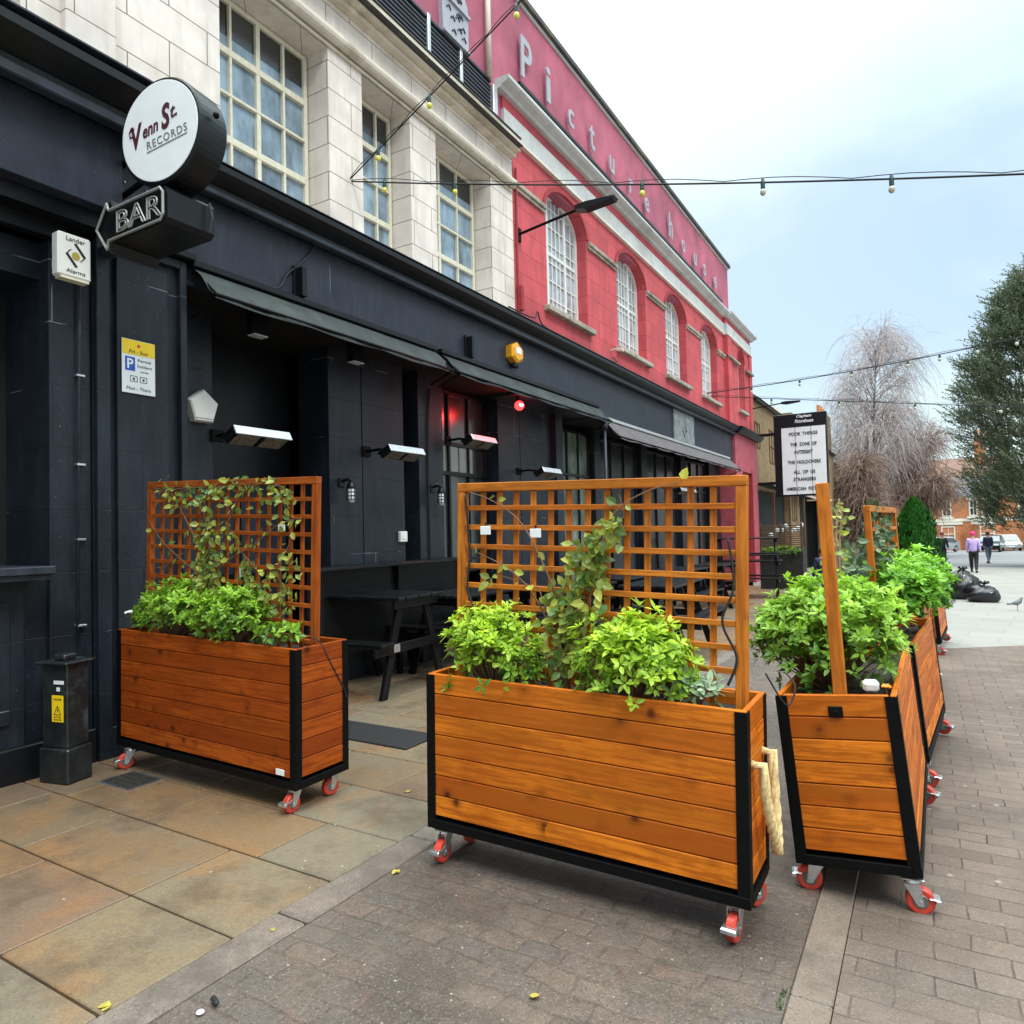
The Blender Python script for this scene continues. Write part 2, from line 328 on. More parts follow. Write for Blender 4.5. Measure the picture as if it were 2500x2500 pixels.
def paver_mat():
    mt, n, p, o = newmat('brown block pavers')
    P_ = pos(n)
    wp = nd(n, 'ShaderNodeVectorMath', {0: P_}, operation='ADD')
    wn = nd(n, 'ShaderNodeTexNoise', {0: P_, 'Scale': 9.0, 'Detail': 2.0}); sc = nd(n, 'ShaderNodeVectorMath', {0: wn.outputs['Color']}, operation='SCALE'); sc.inputs['Scale'].default_value = .018
    n.links.new(sc.outputs[0], wp.inputs[1])
    v = mapv(n, wp.outputs[0], (1, 1, 1), loc=(-.105, -.045, 0))
    br = nd(n, 'ShaderNodeTexBrick', {0: v, 'Scale': 1.0, 'Mortar Size': .0045, 'Mortar Smooth': .4, 'Brick Width': .25, 'Row Height': .128, 'Color1': (0, 0, 0, 1), 'Color2': (1, 1, 1, 1), 'Mortar': (.5, .5, .5, 1)})
    t = nd(n, 'ShaderNodeSeparateColor', {0: br.outputs['Color']}).outputs[0]
    c = ramp(n, t, [(0, (.125, .088, .068)), (.5, (.158, .112, .086)), (1, (.185, .138, .108))])
    f = noise(n, P_, 1.3, 6, .65); f2 = noise(n, P_, 70, 4, .7)
    c = mixc(n, ramp(n, f, [(.4, 0.0), (.72, .55)]), c, (.175, .145, .125))
    c = mixc(n, ramp(n, f2, [(.3, .5), (.6, 0.0)]), c, (.10, .08, .07))
    wear = ramp(n, noise(n, P_, 3.1, 4, .6), [(.40, .25), (.62, 1.0)])
    c = mixc(n, math_(n, 'MULTIPLY', br.outputs['Fac'], wear), c, (.035, .026, .022))
    st_ = noise(n, P_, .9, 6, .7); c = mixc(n, ramp(n, st_, [(.40, .5), (.52, 0.0)]), c, (.075, .058, .047))
    sp_ = noise(n, P_, 120, 2, .8); c = mixc(n, ramp(n, sp_, [(.60, 0.0), (.68, .5)]), c, (.32, .28, .24)); c = mixc(n, ramp(n, sp_, [(.33, .6), (.40, 0.0)]), c, (.04, .03, .025))
    vo = nd(n, 'ShaderNodeTexVoronoi', {0: P_, 'Scale': 4.5}); g_ = ramp(n, vo.outputs['Distance'], [(.055, 1.0), (.075, 0.0)])
    c = mixc(n, math_(n, 'MULTIPLY', g_, .5), c, (.42, .38, .33))
    setc(n, p, c); p.inputs['Specular IOR Level'].default_value = .3; n.links.new(ramp(n, f, [(.3, .5), (.7, .75)]), p.inputs['Roughness'])
    bump(n, p, math_(n, 'SUBTRACT', math_(n, 'MULTIPLY', f2, .35), math_(n, 'MULTIPLY', br.outputs['Fac'], 1.2)), .5, .008); return mt
M['paver'] = paver_mat()
def sett_mat():
    mt, n, p, o = newmat('worn setts under grit')
    P_ = pos(n)
    wn = nd(n, 'ShaderNodeTexNoise', {0: P_, 'Scale': 3.5, 'Detail': 3.0}); sc = nd(n, 'ShaderNodeVectorMath', {0: wn.outputs['Color']}, operation='SCALE'); sc.inputs['Scale'].default_value = .09
    wp = nd(n, 'ShaderNodeVectorMath', {0: P_, 1: sc.outputs[0]}, operation='ADD')
    br = nd(n, 'ShaderNodeTexBrick', {0: wp.outputs[0], 'Scale': 1.0, 'Mortar Size': .016, 'Mortar Smooth': 1.0, 'Brick Width': .20, 'Row Height': .115, 'Color1': (0, 0, 0, 1), 'Color2': (1, 1, 1, 1), 'Mortar': (.5, .5, .5, 1)})
    t = nd(n, 'ShaderNodeSeparateColor', {0: br.outputs['Color']}).outputs[0]
    f = noise(n, P_, 2.2, 6, .65); f2 = noise(n, P_, 55, 5, .75); f3 = noise(n, P_, 15, 6, .75)
    grit = ramp(n, f3, [(.3, (.085, .063, .048)), (.7, (.165, .122, .092))])
    stone = ramp(n, t, [(0, (.088, .082, .082)), (.3, (.12, .10, .09)), (.7, (.165, .11, .085)), (1, (.215, .165, .13))])
    expo = math_(n, 'MULTIPLY', ramp(n, br.outputs['Fac'], [(0, 1.0), (.6, 0.0)]), ramp(n, f, [(.42, .15), (.62, .62)]))
    c = mixc(n, expo, grit, stone)
    c = mixc(n, math_(n, 'MULTIPLY', ramp(n, br.outputs['Fac'], [(.6, 0.0), (1.0, .8)]), ramp(n, noise(n, P_, 4, 3), [(.40, .15), (.58, .75)])), c, (.040, .029, .023))
    c = mixc(n, ramp(n, noise(n, P_, 6, 4), [(.58, 0.0), (.72, .4)]), c, (.20, .095, .07))
    c = mixc(n, ramp(n, f2, [(.3, .55), (.62, 0.0)]), c, (.075, .06, .05))
    st_ = noise(n, P_, 1.1, 6, .7); c = mixc(n, ramp(n, st_, [(.40, .55), (.52, 0.0)]), c, (.05, .038, .03))
    sp_ = noise(n, P_, 120, 2, .8); c = mixc(n, ramp(n, sp_, [(.60, 0.0), (.68, .7)]), c, (.30, .26, .22)); c = mixc(n, ramp(n, sp_, [(.33, .8), (.40, 0.0)]), c, (.025, .02, .017))
    vo = nd(n, 'ShaderNodeTexVoronoi', {0: P_, 'Scale': 14.0}); c = mixc(n, ramp(n, vo.outputs['Distance'], [(.06, .7), (.09, 0.0)]), c, (.42, .38, .32))
    setc(n, p, c); n.links.new(ramp(n, f3, [(.3, .45), (.7, .75)]), p.inputs['Roughness'])
    bump(n, p, math_(n, 'SUBTRACT', math_(n, 'ADD', f3, math_(n, 'MULTIPLY', f2, .6)), math_(n, 'MULTIPLY', math_(n, 'MULTIPLY', br.outputs['Fac'], ramp(n, f, [(.4, 0.0), (.65, 1.0)])), .5)), .7, .014); return mt
M['sett'] = sett_mat()
def farpave_mat():
    mt, n, p, o = newmat('pale grey paving slabs')
    P_ = pos(n)
    br = nd(n, 'ShaderNodeTexBrick', {0: mapv(n, P_, rot=(0, 0, R(8))), 'Scale': 1.0, 'Mortar Size': .012, 'Brick Width': .9, 'Row Height': .6, 'Color1': (.28, .265, .235, 1), 'Color2': (.235, .225, .20, 1), 'Mortar': (.20, .19, .18, 1)})
    c = mixc(n, ramp(n, noise(n, P_, 1.1, 5), [(.4, 0.0), (.7, .5)]), br.outputs[0], (.28, .27, .25))
    setc(n, p, c); p.inputs['Roughness'].default_value = .6; return mt
M['farpave'] = farpave_mat()
M['asphalt'] = simple('grey asphalt', (.17, .165, .17), .7, 0, .15, .6, .3)
M['kerb'] = simple('granite kerb', (.17, .132, .108), .65, 0, .22, 14, .5, dirt=(.13, .10, .085, .6))
M['strip'] = simple('smooth stone strip', (.175, .135, .105), .65, 0, .12, 3, .4, dirt=(.11, .085, .07, .5))
M['wet'] = simple('wet dirt', (.06, .038, .024), .25, 0, .4, 8, .1)
M['iron'] = simple('cast iron cover', (.05, .05, .045), .55, .4, .3, 40, .6)

# ------------------------------------------------------------------ mesh builder
WM = {}
class MB:
    def __init__(s, xf=None):
        s.v = []; s.f = []; s.g = []; s.r = []; s.a = []; s.xf = xf
    def add(s, vs, fs, gc=None, rnd=None, age_shade=0.0, xf=None):
        o = len(s.v); X = s.xf
        if xf is not None: X = xf if X is None else X @ xf
        off = Vector((random.random()*20, random.random()*20, random.random()*20))
        r_ = random.random() if rnd is None else rnd
        for i, p_ in enumerate(vs):
            p_ = Vector(p_); g = Vector(gc[i]) if gc else p_
            s.v.append(tuple(X @ p_) if X is not None else tuple(p_)); s.g.append(tuple(g+off)); s.r.append(r_); s.a.append(age_shade)
        s.f += [tuple(i+o for i in q) for q in fs]
    def box(s, c, d, rot=None, bev=0, grain=0, rnd=None, taper=None):
        cx, cy, cz = c; hx, hy, hz = d[0]/2, d[1]/2, d[2]/2
        if bev <= 0:
            loc = [(x, y, z) for x in (-hx, hx) for y in (-hy, hy) for z in (-hz, hz)]
            fs = [(0, 1, 3, 2), (4, 6, 7, 5), (0, 4, 5, 1), (2, 3, 7, 6), (0, 2, 6, 4), (1, 5, 7, 3)]
        else:
            b = min(bev, hx*.8, hy*.8, hz*.8); loc = []; fs = []; ix = {}
            for sx_ in (-1, 1):
                for sy_ in (-1, 1):
                    for sz_ in (-1, 1):
                        for k in range(3):
                            p_ = [sx_*(hx-b), sy_*(hy-b), sz_*(hz-b)]; h = (hx, hy, hz)[k]; p_[k] = (sx_, sy_, sz_)[k]*h
                            ix[(sx_, sy_, sz_, k)] = len(loc); loc.append(tuple(p_))
            def order(sg): return [(-1, -1), (1, -1), (1, 1), (-1, 1)] if sg > 0 else [(-1, -1), (-1, 1), (1, 1), (1, -1)]
            for sg in (-1, 1):
                fs.append(tuple(ix[(sg, a, b_, 0)] for a, b_ in order(sg)))
                fs.append(tuple(ix[(b_, sg, a, 1)] for a, b_ in order(sg)))
                fs.append(tuple(ix[(a, b_, sg, 2)] for a, b_ in order(sg)))
            for a in (-1, 1):
                for b_ in (-1, 1):
                    fs.append((ix[(a, b_, -1, 0)], ix[(a, b_, 1, 0)], ix[(a, b_, 1, 1)], ix[(a, b_, -1, 1)]))
                    fs.append((ix[(a, -1, b_, 0)], ix[(a, 1, b_, 0)], ix[(a, 1, b_, 2)], ix[(a, -1, b_, 2)]))
                    fs.append((ix[(-1, a, b_, 1)], ix[(1, a, b_, 1)], ix[(1, a, b_, 2)], ix[(-1, a, b_, 2)]))
                    for c_ in (-1, 1): fs.append((ix[(a, b_, c_, 0)], ix[(a, b_, c_, 1)], ix[(a, b_, c_, 2)]))
        pm = {0: (0, 1, 2), 1: (1, 0, 2), 2: (2, 0, 1)}[grain]
        gc = [(p_[pm[0]], p_[pm[1]], p_[pm[2]]) for p_ in loc]
        if taper: loc = [(x*(taper if z > 0 else 1), y*(taper if z > 0 else 1), z) for x, y, z in loc]
        q = Matrix.Translation(c)
        if rot is not None: q = q @ rot
        s.add([q @ Vector(p_) for p_ in loc], fs, gc, rnd)
    def b2(s, x0, x1, y0, y1, z0, z1, bev=0, grain=0, rnd=None):
        s.box(((x0+x1)/2, (y0+y1)/2, (z0+z1)/2), (abs(x1-x0), abs(y1-y0), abs(z1-z0)), None, bev, grain, rnd)
    def tube(s, pts, r, n=8, cap=True, rnd=None, age_shade=0):
        pts = [Vector(p_) for p_ in pts]; k = len(pts); rs = r if isinstance(r, (list, tuple)) else [r]*k
        vs = []; fs = []; gc = []; L = 0; prev = None
        for i, p_ in enumerate(pts):
            t = (pts[min(i+1, k-1)]-pts[max(i-1, 0)]);
            if t.length < 1e-9: t = Vector((0, 0, 1))
            t.normalize()
            if prev is None:
                a = t.orthogonal().normalized()
            else:
                a = prev - t*prev.dot(t)
                a = a.normalized() if a.length > 1e-6 else t.orthogonal().normalized()
            prev = a; b = t.cross(a)
            if i: L += (pts[i]-pts[i-1]).length
            for j in range(n):
                th = 2*math.pi*j/n; dd = (a*math.cos(th)+b*math.sin(th))*rs[i]; vs.append(p_+dd); gc.append((L, dd.x, dd.y+dd.z))
        for i in range(k-1):
            for j in range(n):
                j2 = (j+1) % n; fs.append((i*n+j, i*n+j2, (i+1)*n+j2, (i+1)*n+j))
        if cap: fs.append(tuple(range(n-1, -1, -1))); fs.append(tuple((k-1)*n+j for j in range(n)))
        s.add(vs, fs, gc, rnd, age_shade)
    def cyl(s, p0, p1, r, n=20, r1=None): s.tube([p0, p1], [r, r if r1 is None else r1], n)
    def disc_lathe(s, c, axis, prof, n=24):
        """prof: list of (radius, along axis)"""
        ax = Vector(axis).normalized(); a = ax.orthogonal().normalized(); b = ax.cross(a); vs = []; fs = []
        for r_, h in prof:
            for j in range(n):
                th = 2*math.pi*j/n; vs.append(Vector(c)+ax*h+(a*math.cos(th)+b*math.sin(th))*r_)
        for i in range(len(prof)-1):
            for j in range(n):
                j2 = (j+1) % n; fs.append((i*n+j, i*n+j2, (i+1)*n+j2, (i+1)*n+j))
        fs.append(tuple(range(n-1, -1, -1))); fs.append(tuple((len(prof)-1)*n+j for j in range(n)))
        s.add(vs, fs)
    def prism(s, poly, axis, a0, a1):
        """poly: 2D outline; axis 0: (y,z) extruded in x; axis 1: (x,z) extruded in y; axis 2: (x,y) in z"""
        n = len(poly); vs = []
        for a in (a0, a1):
            for u, v_ in poly:
                vs.append((a, u, v_) if axis == 0 else (u, a, v_) if axis == 1 else (u, v_, a))
        fs = [tuple(range(n-1, -1, -1)), tuple(range(n, 2*n))]+[(i, (i+1) % n, n+(i+1) % n, n+i) for i in range(n)]
        s.add(vs, fs)
    def sphere(s, c, r, nu=14, nv=8, sc=(1, 1, 1)):
        vs = []; fs = []
        for i in range(nv+1):
            ph = math.pi*i/nv
            for j in range(nu):
                th = 2*math.pi*j/nu; vs.append((c[0]+r*sc[0]*math.sin(ph)*math.cos(th), c[1]+r*sc[1]*math.sin(ph)*math.sin(th), c[2]+r*sc[2]*math.cos(ph)))
        for i in range(nv):
            for j in range(nu):
                j2 = (j+1) % nu; fs.append((i*nu+j, (i+1)*nu+j, (i+1)*nu+j2, i*nu+j2))
        s.add(vs, fs)
    def text(s, txt, xf, size=1.0, shear=0.0, bold=0.0, ext=.002, fit=None, align='CENTER', spacing=1.0, outline=0):
        cu = bpy.data.curves.new('t', 'FONT'); cu.body = txt; cu.size = 1; cu.align_x = align; cu.extrude = 0; cu.shear = shear; cu.offset = bold; cu.resolution_u = 3; cu.space_character = spacing
        if outline: cu.fill_mode = 'NONE'; cu.bevel_depth = outline; cu.bevel_resolution = 1
        ob = bpy.data.objects.new('t', cu); C.objects.link(ob); dg = bpy.context.evaluated_depsgraph_get(); dg.update()
        me = bpy.data.meshes.new_from_object(ob.evaluated_get(dg)); vs = [v_.co.copy() for v_ in me.vertices]; fs = [tuple(p_.vertices) for p_ in me.polygons]
        ed = {}
        for f_ in fs:
            for i in range(len(f_)):
                a, b = f_[i], f_[(i+1) % len(f_)]; ed[(a, b)] = 1
        bd = [(a, b) for (a, b) in ed if (b, a) not in ed]
        if fit and vs:
            x0 = min(v_.x for v_ in vs); x1 = max(v_.x for v_ in vs); y0 = min(v_.y for v_ in vs); y1 = max(v_.y for v_ in vs)
            sx_ = fit[0]/(x1-x0); sy_ = fit[1]/(y1-y0) if fit[1] else sx_
            vs = [Vector(((v_.x-(x0+x1)/2)*sx_, (v_.y-(y0+y1)/2)*sy_, 0)) for v_ in vs]
        else: vs = [v_*size for v_ in vs]
        if outline:
            zs_ = [v_.co.z for v_ in me.vertices]; k_ = fit[0]/(x1-x0); s.add([Vector((v_.x, v_.y, z_*k_)) for v_, z_ in zip(vs, zs_)], fs, xf=xf)
            bpy.data.objects.remove(ob); bpy.data.curves.remove(cu); bpy.data.meshes.remove(me); return
        n = len(vs)
        allv = [Vector((v_.x, v_.y, ext)) for v_ in vs]+[Vector((v_.x, v_.y, -ext)) for v_ in vs]
        allf = fs+[tuple(i+n for i in reversed(f_)) for f_ in fs]+[(b, a, a+n, b+n) for a, b in bd]
        s.add(allv, allf, xf=xf)
        bpy.data.objects.remove(ob); bpy.data.curves.remove(cu); bpy.data.meshes.remove(me)
    def build(s, name, mat, parent=None, smooth=False, local=False, label=None):
        me = bpy.data.meshes.new(name); vs = s.v
        if parent is not None and not local and parent.name in WM:
            inv = WM[parent.name].inverted(); vs = [tuple(inv @ Vector(p_)) for p_ in vs]
        me.from_pydata(vs, [], s.f); me.update()
        if s.g:
            me.attributes.new('gc', 'FLOAT_VECTOR', 'POINT').data.foreach_set('vector', [c_ for g in s.g for c_ in g])
            me.attributes.new('rnd', 'FLOAT', 'POINT').data.foreach_set('value', s.r)
            me.attributes.new('age_shade', 'FLOAT', 'POINT').data.foreach_set('value', s.a)
        if isinstance(mat, str): mat = M[mat]
        me.materials.append(mat)
        if smooth:
            me.polygons.foreach_set('use_smooth', [True]*len(me.polygons))
        o = bpy.data.objects.new(name, me); C.objects.link(o)
        if parent is not None:
            o.parent = parent; WM[o.name] = WM.get(parent.name, Matrix.Identity(4))
        else: WM[o.name] = Matrix.Identity(4)
        if label: o['label'] = label
        return o
def tag(o, label=None, cat=None, group=None, kind=None):
    if label: o['label'] = label
    if cat: o['category'] = cat
    if group: o['group'] = group
    if kind: o['kind'] = kind
    return o
def thing(name, label, cat, loc=(0, 0, 0), rz=0, group=None, rot=None):
    o = bpy.data.objects.new(name, None); C.objects.link(o); o.empty_display_size = .2
    mw = Matrix.Translation(loc) @ (rot if rot is not None else Matrix.Rotation(rz, 4, 'Z'))
    o.matrix_world = mw; WM[o.name] = mw
    tag(o, label, cat, group); return o
def T(x, y, z): return Matrix.Translation((x, y, z))
def RX(a): return Matrix.Rotation(R(a), 4, 'X')
def RY(a): return Matrix.Rotation(R(a), 4, 'Y')
def RZ(a): return Matrix.Rotation(R(a), 4, 'Z')
def wall_xf(x, y, z):   # text on a facade facing +X: text x -> world +Y, text y -> world +Z
    return T(x, y, z) @ Matrix(((0, 0, 1, 0), (1, 0, 0, 0), (0, 1, 0, 0), (0, 0, 0, 1)))
def front_xf(x, y, z, a=0):   # text facing -Y (towards the camera)
    return T(x, y, z) @ RZ(a) @ RX(90)

# ------------------------------------------------------------------ ground
def sheet(name, x0, x1, y0, y1, dz, mat, nx=1, ny=1, poly=None):
    mb = MB()
    if poly: mb.add([(x, y, gz(y)+dz) for x, y in poly], [tuple(range(len(poly)))])
    else: mb.add([(x0, y0, gz(y0)+dz), (x1, y0, gz(y0)+dz), (x1, y1, gz(y1)+dz), (x0, y1, gz(y1)+dz)], [(0, 1, 2, 3)])
    o = mb.build(name, mat); tag(o, kind='structure'); return o
g_ = MB(); g_.add([(-900, -60, gz(-60)-.03), (900, -60, gz(-60)-.03), (900, 130, gz(130)-.03), (-900, 130, gz(130)-.03), (900, 1200, gz(130)-.03), (-900, 1200, gz(130)-.03)], [(0, 1, 2, 3), (3, 2, 4, 5)])
tag(g_.build('ground', 'asphalt'), kind='structure')
sheet('road', -2.31, -.47, -3, 24, -.006, 'sett')
sheet('block_paving', -.325, 9, -3, 12, -.004, 'paver', poly=[(-.325, -3), (9, -3), (9, 17.5), (1.16, 12.43), (.29, 11.73), (-.325, 11.3)])
sheet('far_paving', -3, 12, 11, 45, -.004, 'farpave', poly=[(-.325, 11.305), (.29, 11.735), (1.16, 12.435), (9, 17.505), (9, 30), (9, 42), (-5, 42), (-5, 24.02), (-.325, 24.02)])
ks = MB(); y = -2.6
while y < 24:
    L = random.uniform(.8, 1.15); ks.box((-2.40, y+L/2, gz(y+L/2)-.06), (.176, L-.012, .13), RX(math.degrees(math.atan(GS))), .008); y += L
tag(ks.build('kerb', 'kerb'), kind='structure')
ks = MB(); y = -2.6
while y < 11.2:
    L = random.uniform(1.0, 1.5); ks.box((-.398, y+L/2, gz(y+L/2)-.062), (.138, L-.006, .13), RX(math.degrees(math.atan(GS))), .006); y += L
tag(ks.build('stone_strip', 'strip'), kind='structure')
# pavement flags laid in rows
rows = [-2.6, -1.9, -1.2, -.5, .2, .80, 1.352, 1.888, 2.432, 2.93, 3.47, 4.05]
while rows[-1] < 24: rows.append(rows[-1]+random.uniform(.48, .62))
fixed = {1.352: [-3.21, -3.95, -4.75], 1.888: [-3.215, -4.24, -5.0], 2.432: [-3.02, -4.0, -4.85], .80: [-3.2, -4.1, -4.9], 2.93: [-3.35, -4.2, -4.9]}
fr = {(1.888, 1): .66, (1.888, 0): .22, (1.352, 0): .30, (1.352, 1): .93, (2.432, 0): .02, (2.432, 1): .70, (.80, 0): .04, (.80, 1): .95, (2.93, 0): .0, (1.352, 2): .55}
sl = MB()
for a, b in zip(rows[:-1], rows[1:]):
    js = fixed.get(a)
    if not js:
        js = []; x = -2.49-random.uniform(.5, .95)
        while x > -6.3: js.append(x); x -= random.uniform(.55, 1.0)
    xs = [-2.492]+js+[-6.9]
    for k, (x1, x0) in enumerate(zip(xs[:-1], xs[1:])):
        yc = (a+b)/2
        sl.box(((x0+x1)/2, yc, gz(yc)-.03+random.uniform(-.001, .001)), (x1-x0-.012, b-a-.012, .06), RX(math.degrees(math.atan(GS))+random.uniform(-.1, .1)), .005, rnd=fr.get((a, k), random.random()))
tag(sl.build('pavement', 'slab'), kind='structure')
sheet('pavement_bed', -7.2, -2.49, -3, 24, -.02, 'soil')
sheet('cinema_forecourt', -7, -2.31, 24.01, 42, -.004, 'farpave')
# drain cover
t = thing('drain_cover', 'small square iron drain cover set in the flagstones beside the red-stained planter', 'drain cover', (-4.76, 2.80, gz(2.8)))
mb = MB(); mb.b2(-.17, .17, -.11, .11, -.02, .006, .002)
for i in range(6):
    for j in range(4): mb.box((-.13+i*.052, -.075+j*.05, .0075), (.03, .03, .005))
mb.build('lid', 'iron', t, local=True)
mb = MB(); mb.b2(-.19, .19, -.13, -.112, -.02, .004); mb.b2(-.19, .19, .112, .13, -.02, .004); mb.b2(-.19, -.172, -.112, .112, -.02, .004); mb.b2(.172, .19, -.112, .112, -.02, .004); mb.build('rim', 'zinc', t, local=True)
# rubber mat
t = MB(); t.b2(-4.6, -3.52, 4.24, 4.66, gz(4.45)-.0, gz(4.45)+.018, .004)
tag(t.build('rubber_mat', 'rubber'), 'black rubber mat on the flagstones in front of the picnic table', 'mat')

# ------------------------------------------------------------------ pub building
def gable_window(mb_frame, mb_glass, x, y0, y1, z0, z1, cols, zs, fw=.045, depth=.05):
    """frame in plane x facing +X; zs: transom heights (z, thickness)"""
    mb_frame.b2(x-depth, x, y0, y0+fw, z0, z1, .004); mb_frame.b2(x-depth, x, y1-fw, y1, z0, z1, .004)
    mb_frame.b2(x-depth, x, y0+fw, y1-fw, z0, z0+fw, .004); mb_frame.b2(x-depth, x, y0+fw, y1-fw, z1-fw, z1, .004)
    for z_, th in zs: mb_frame.b2(x-depth-.003, x+.006, y0+fw, y1-fw, z_-th/2, z_+th/2, .003)
    for k in range(1, cols):
        yc = y0+(y1-y0)*k/cols; w_ = .028 if k != cols//2 else .05
        mb_frame.b2(x-depth+.004, x+.002, yc-w_/2, yc+w_/2, z0+fw, z1-fw, .003)
    mb_glass.b2(x-depth-.012, x-depth+.012, y0+fw*.5, y1-fw*.5, z0+fw*.5, z1-fw*.5)

pub = thing('pub_building', 'long building with black painted ground floor and cream block upper floor', 'building', (-5.45, 4, gz(4)))
WX = -5.45
mb = MB()
ops = [(.6, 2.45), (4.10, 5.47), (6.0, 6.88), (7.42, 8.79)]
zb, zt = 5.02, 6.95
cur = -3.0
for a, b in ops+[(9.44, None)]:
    mb.b2(WX-.5, WX, cur, a, 4.86, zt)
    if b is None: break
    mb.b2(WX-.5, WX, a, b, 4.86, zb); cur = b
mb.b2(WX-.5, WX, -3, 9.44, zt, 7.50)
mb.build('upper_wall', 'cream', pub)
# slight rib: pilaster strip near the left
mb = MB(); mb.b2(WX, WX+.08, 2.72, 3.10, 4.95, 6.94, .01); mb.build('pilaster_strip', 'cream', pub)
for i, (a, b) in enumerate(ops):
    mf, mg = MB(), MB()
    X_ = -5.75
    gable_window(mf, mg, X_, a+.02, b-.02, zb+.01, zt-.01, 4 if i in (0, 1) else 3, [(6.40, .07), (5.97, .03), (5.52, .07)], .05)
    wdw = mf.build('window', 'winframe', pub); mg.build('pane', 'blueglass' if i else 'darkglass', wdw)
    mu = MB(); mu.b2(X_-.037, X_-.034, a+.05, b-.05, 6.58, zt-.04); mu.build('dark_upper_pane', 'darkglass', wdw)  # thin dark overlay: top row gets no painted sky reflection
    ms = MB(); ms.b2(WX-.29, WX+.0, a+.001, b-.001, zt+.0005, zt+.02); ms.build('lintel', 'lintel', wdw)
# roll moulding, frieze line, top cornice
mb = MB(); mb.tube([(WX+.045, -3, 7.08), (WX+.045, 9.40, 7.08)], .075, 14); mb.b2(WX, WX+.05, -3, 9.40, 7.16, 7.185, .004); mb.b2(WX, WX+.03, -3, 9.40, 6.955, 6.99, .004)
mb.build('roll_moulding', 'creamplain', pub, smooth=False)
mb = MB(); mb.b2(WX-.3, WX+.10, -3, 9.42, 7.503, 7.56, .006); mb.b2(WX-.3, WX+.19, -3, 9.42, 7.56, 7.60, .008); mb.b2(WX-.3, WX+.26, -3, 9.38, 7.61, 7.68, .01)
mb.build('top_cornice', 'creamplain', pub)
mb = MB(); mb.b2(WX-.3, WX+.27, -3, 9.36, 7.601, 7.609); mb.b2(WX-.02, WX+.275, -3, 9.3, 7.682, 7.70); mb.build('lead_flashing', 'lead', pub)
# louvred railing on the roof edge
mb = MB()
for k in range(11): mb.b2(WX-.02, WX+.005, -3, 8.86, 7.74+k*.062, 7.775+k*.062, .003)
mb.b2(WX-.03, WX+.02, -3, 8.86, 8.43, 8.47, .004); rail = mb.build('railing', 'moulding', pub)
mb = MB()
for y_ in (1.2, 3.2, 5.3, 7.3, 8.05): mb.b2(WX-.05, WX+.03, y_-.03, y_+.03, 7.68, 8.50, .005)
mb.b2(WX-.05, WX+.04, 8.88, 9.0, 7.9, 8.42, .01); mb.build('railing_post', 'alu', rail)
# roof slab
mb = MB(); mb.b2(-14, WX-.3, -3, 9.42, 7.45, 7.6); mb.b2(-14, WX-.72, -3, 9.42, 7.0, 7.45); mb.build('roof', 'lead', pub)
# black cornice (main run) and fascia
def cornice(y0, y1, par, dx=0, dz=0):
    mb = MB(); mb.prism([(WX, 4.70+dz), (WX+.12+dx, 4.70+dz), (WX+.12+dx, 4.74+dz), (WX+.20+dx, 4.79+dz), (WX+.25+dx, 4.83+dz), (WX+.25+dx, 4.885+dz), (WX+.22+dx, 4.905+dz), (WX, 4.93+dz)], 1, y0, y1)
    o = mb.build('cornice', 'black', par)
    mb = MB(); mb.b2(WX+.06+dx, WX+.15+dx, y0, y1, 4.645+dz, 4.699+dz, .01); mb.b2(WX+.02, WX+.255+dx, y0, y1, 4.906+dz, 4.915+dz)
    mb.build('cornice_moulding', 'moulding', o)
cornice(3.60, 9.44, pub)
mb = MB(); mb.b2(WX-.5, WX, 3.70, 9.44, 3.82, 4.70); mb.build('fascia', 'fascia', pub)
# projecting canopy over the left bay
mb = MB(); mb.prism([(-5.6, 4.68), (-4.93, 4.68), (-4.93, 4.73), (-4.83, 4.79), (-4.76, 4.84), (-4.76, 4.90), (-4.80, 4.93), (-5.6, 4.95)], 1, -3, 3.56); cn = mb.build('canopy_cornice', 'black', pub)
mb = MB(); mb.b2(-5.0, -4.90, -3, 3.55, 4.60, 4.679, .01); mb.b2(-5.55, -4.755, -3, 3.565, 4.952, 4.965); mb.build('canopy_moulding', 'moulding', cn)
mb = MB(); mb.b2(-5.9, -5.10, -3, 2.98, 4.05, 4.66, .004); mb.b2(-5.9, -5.20, 2.98, 3.50, 4.05, 4.66, .004); mb.build('fascia', 'fascia', pub)
mb = MB(); mb.b2(-5.9, -5.22, -3, 2.9, 3.93, 4.05); mb.b2(-5.9, -5.38, -3, 2.72, 3.82, 3.93); mb.build('soffit', 'black', pub)
# sign mounting plate with bolts
mb = MB(); mb.b2(-5.20, -5.185, 3.0, 3.45, 4.08, 4.62, .002)
pl = mb.build('mounting_plate', 'moulding', pub)
mb = MB()
for z_ in (4.16, 4.35, 4.54):
    for y_ in (3.04, 3.22): mb.sphere((-5.183, y_, z_), .012, 8, 5)
mb.build('bolt', 'zinc', pl, smooth=True)
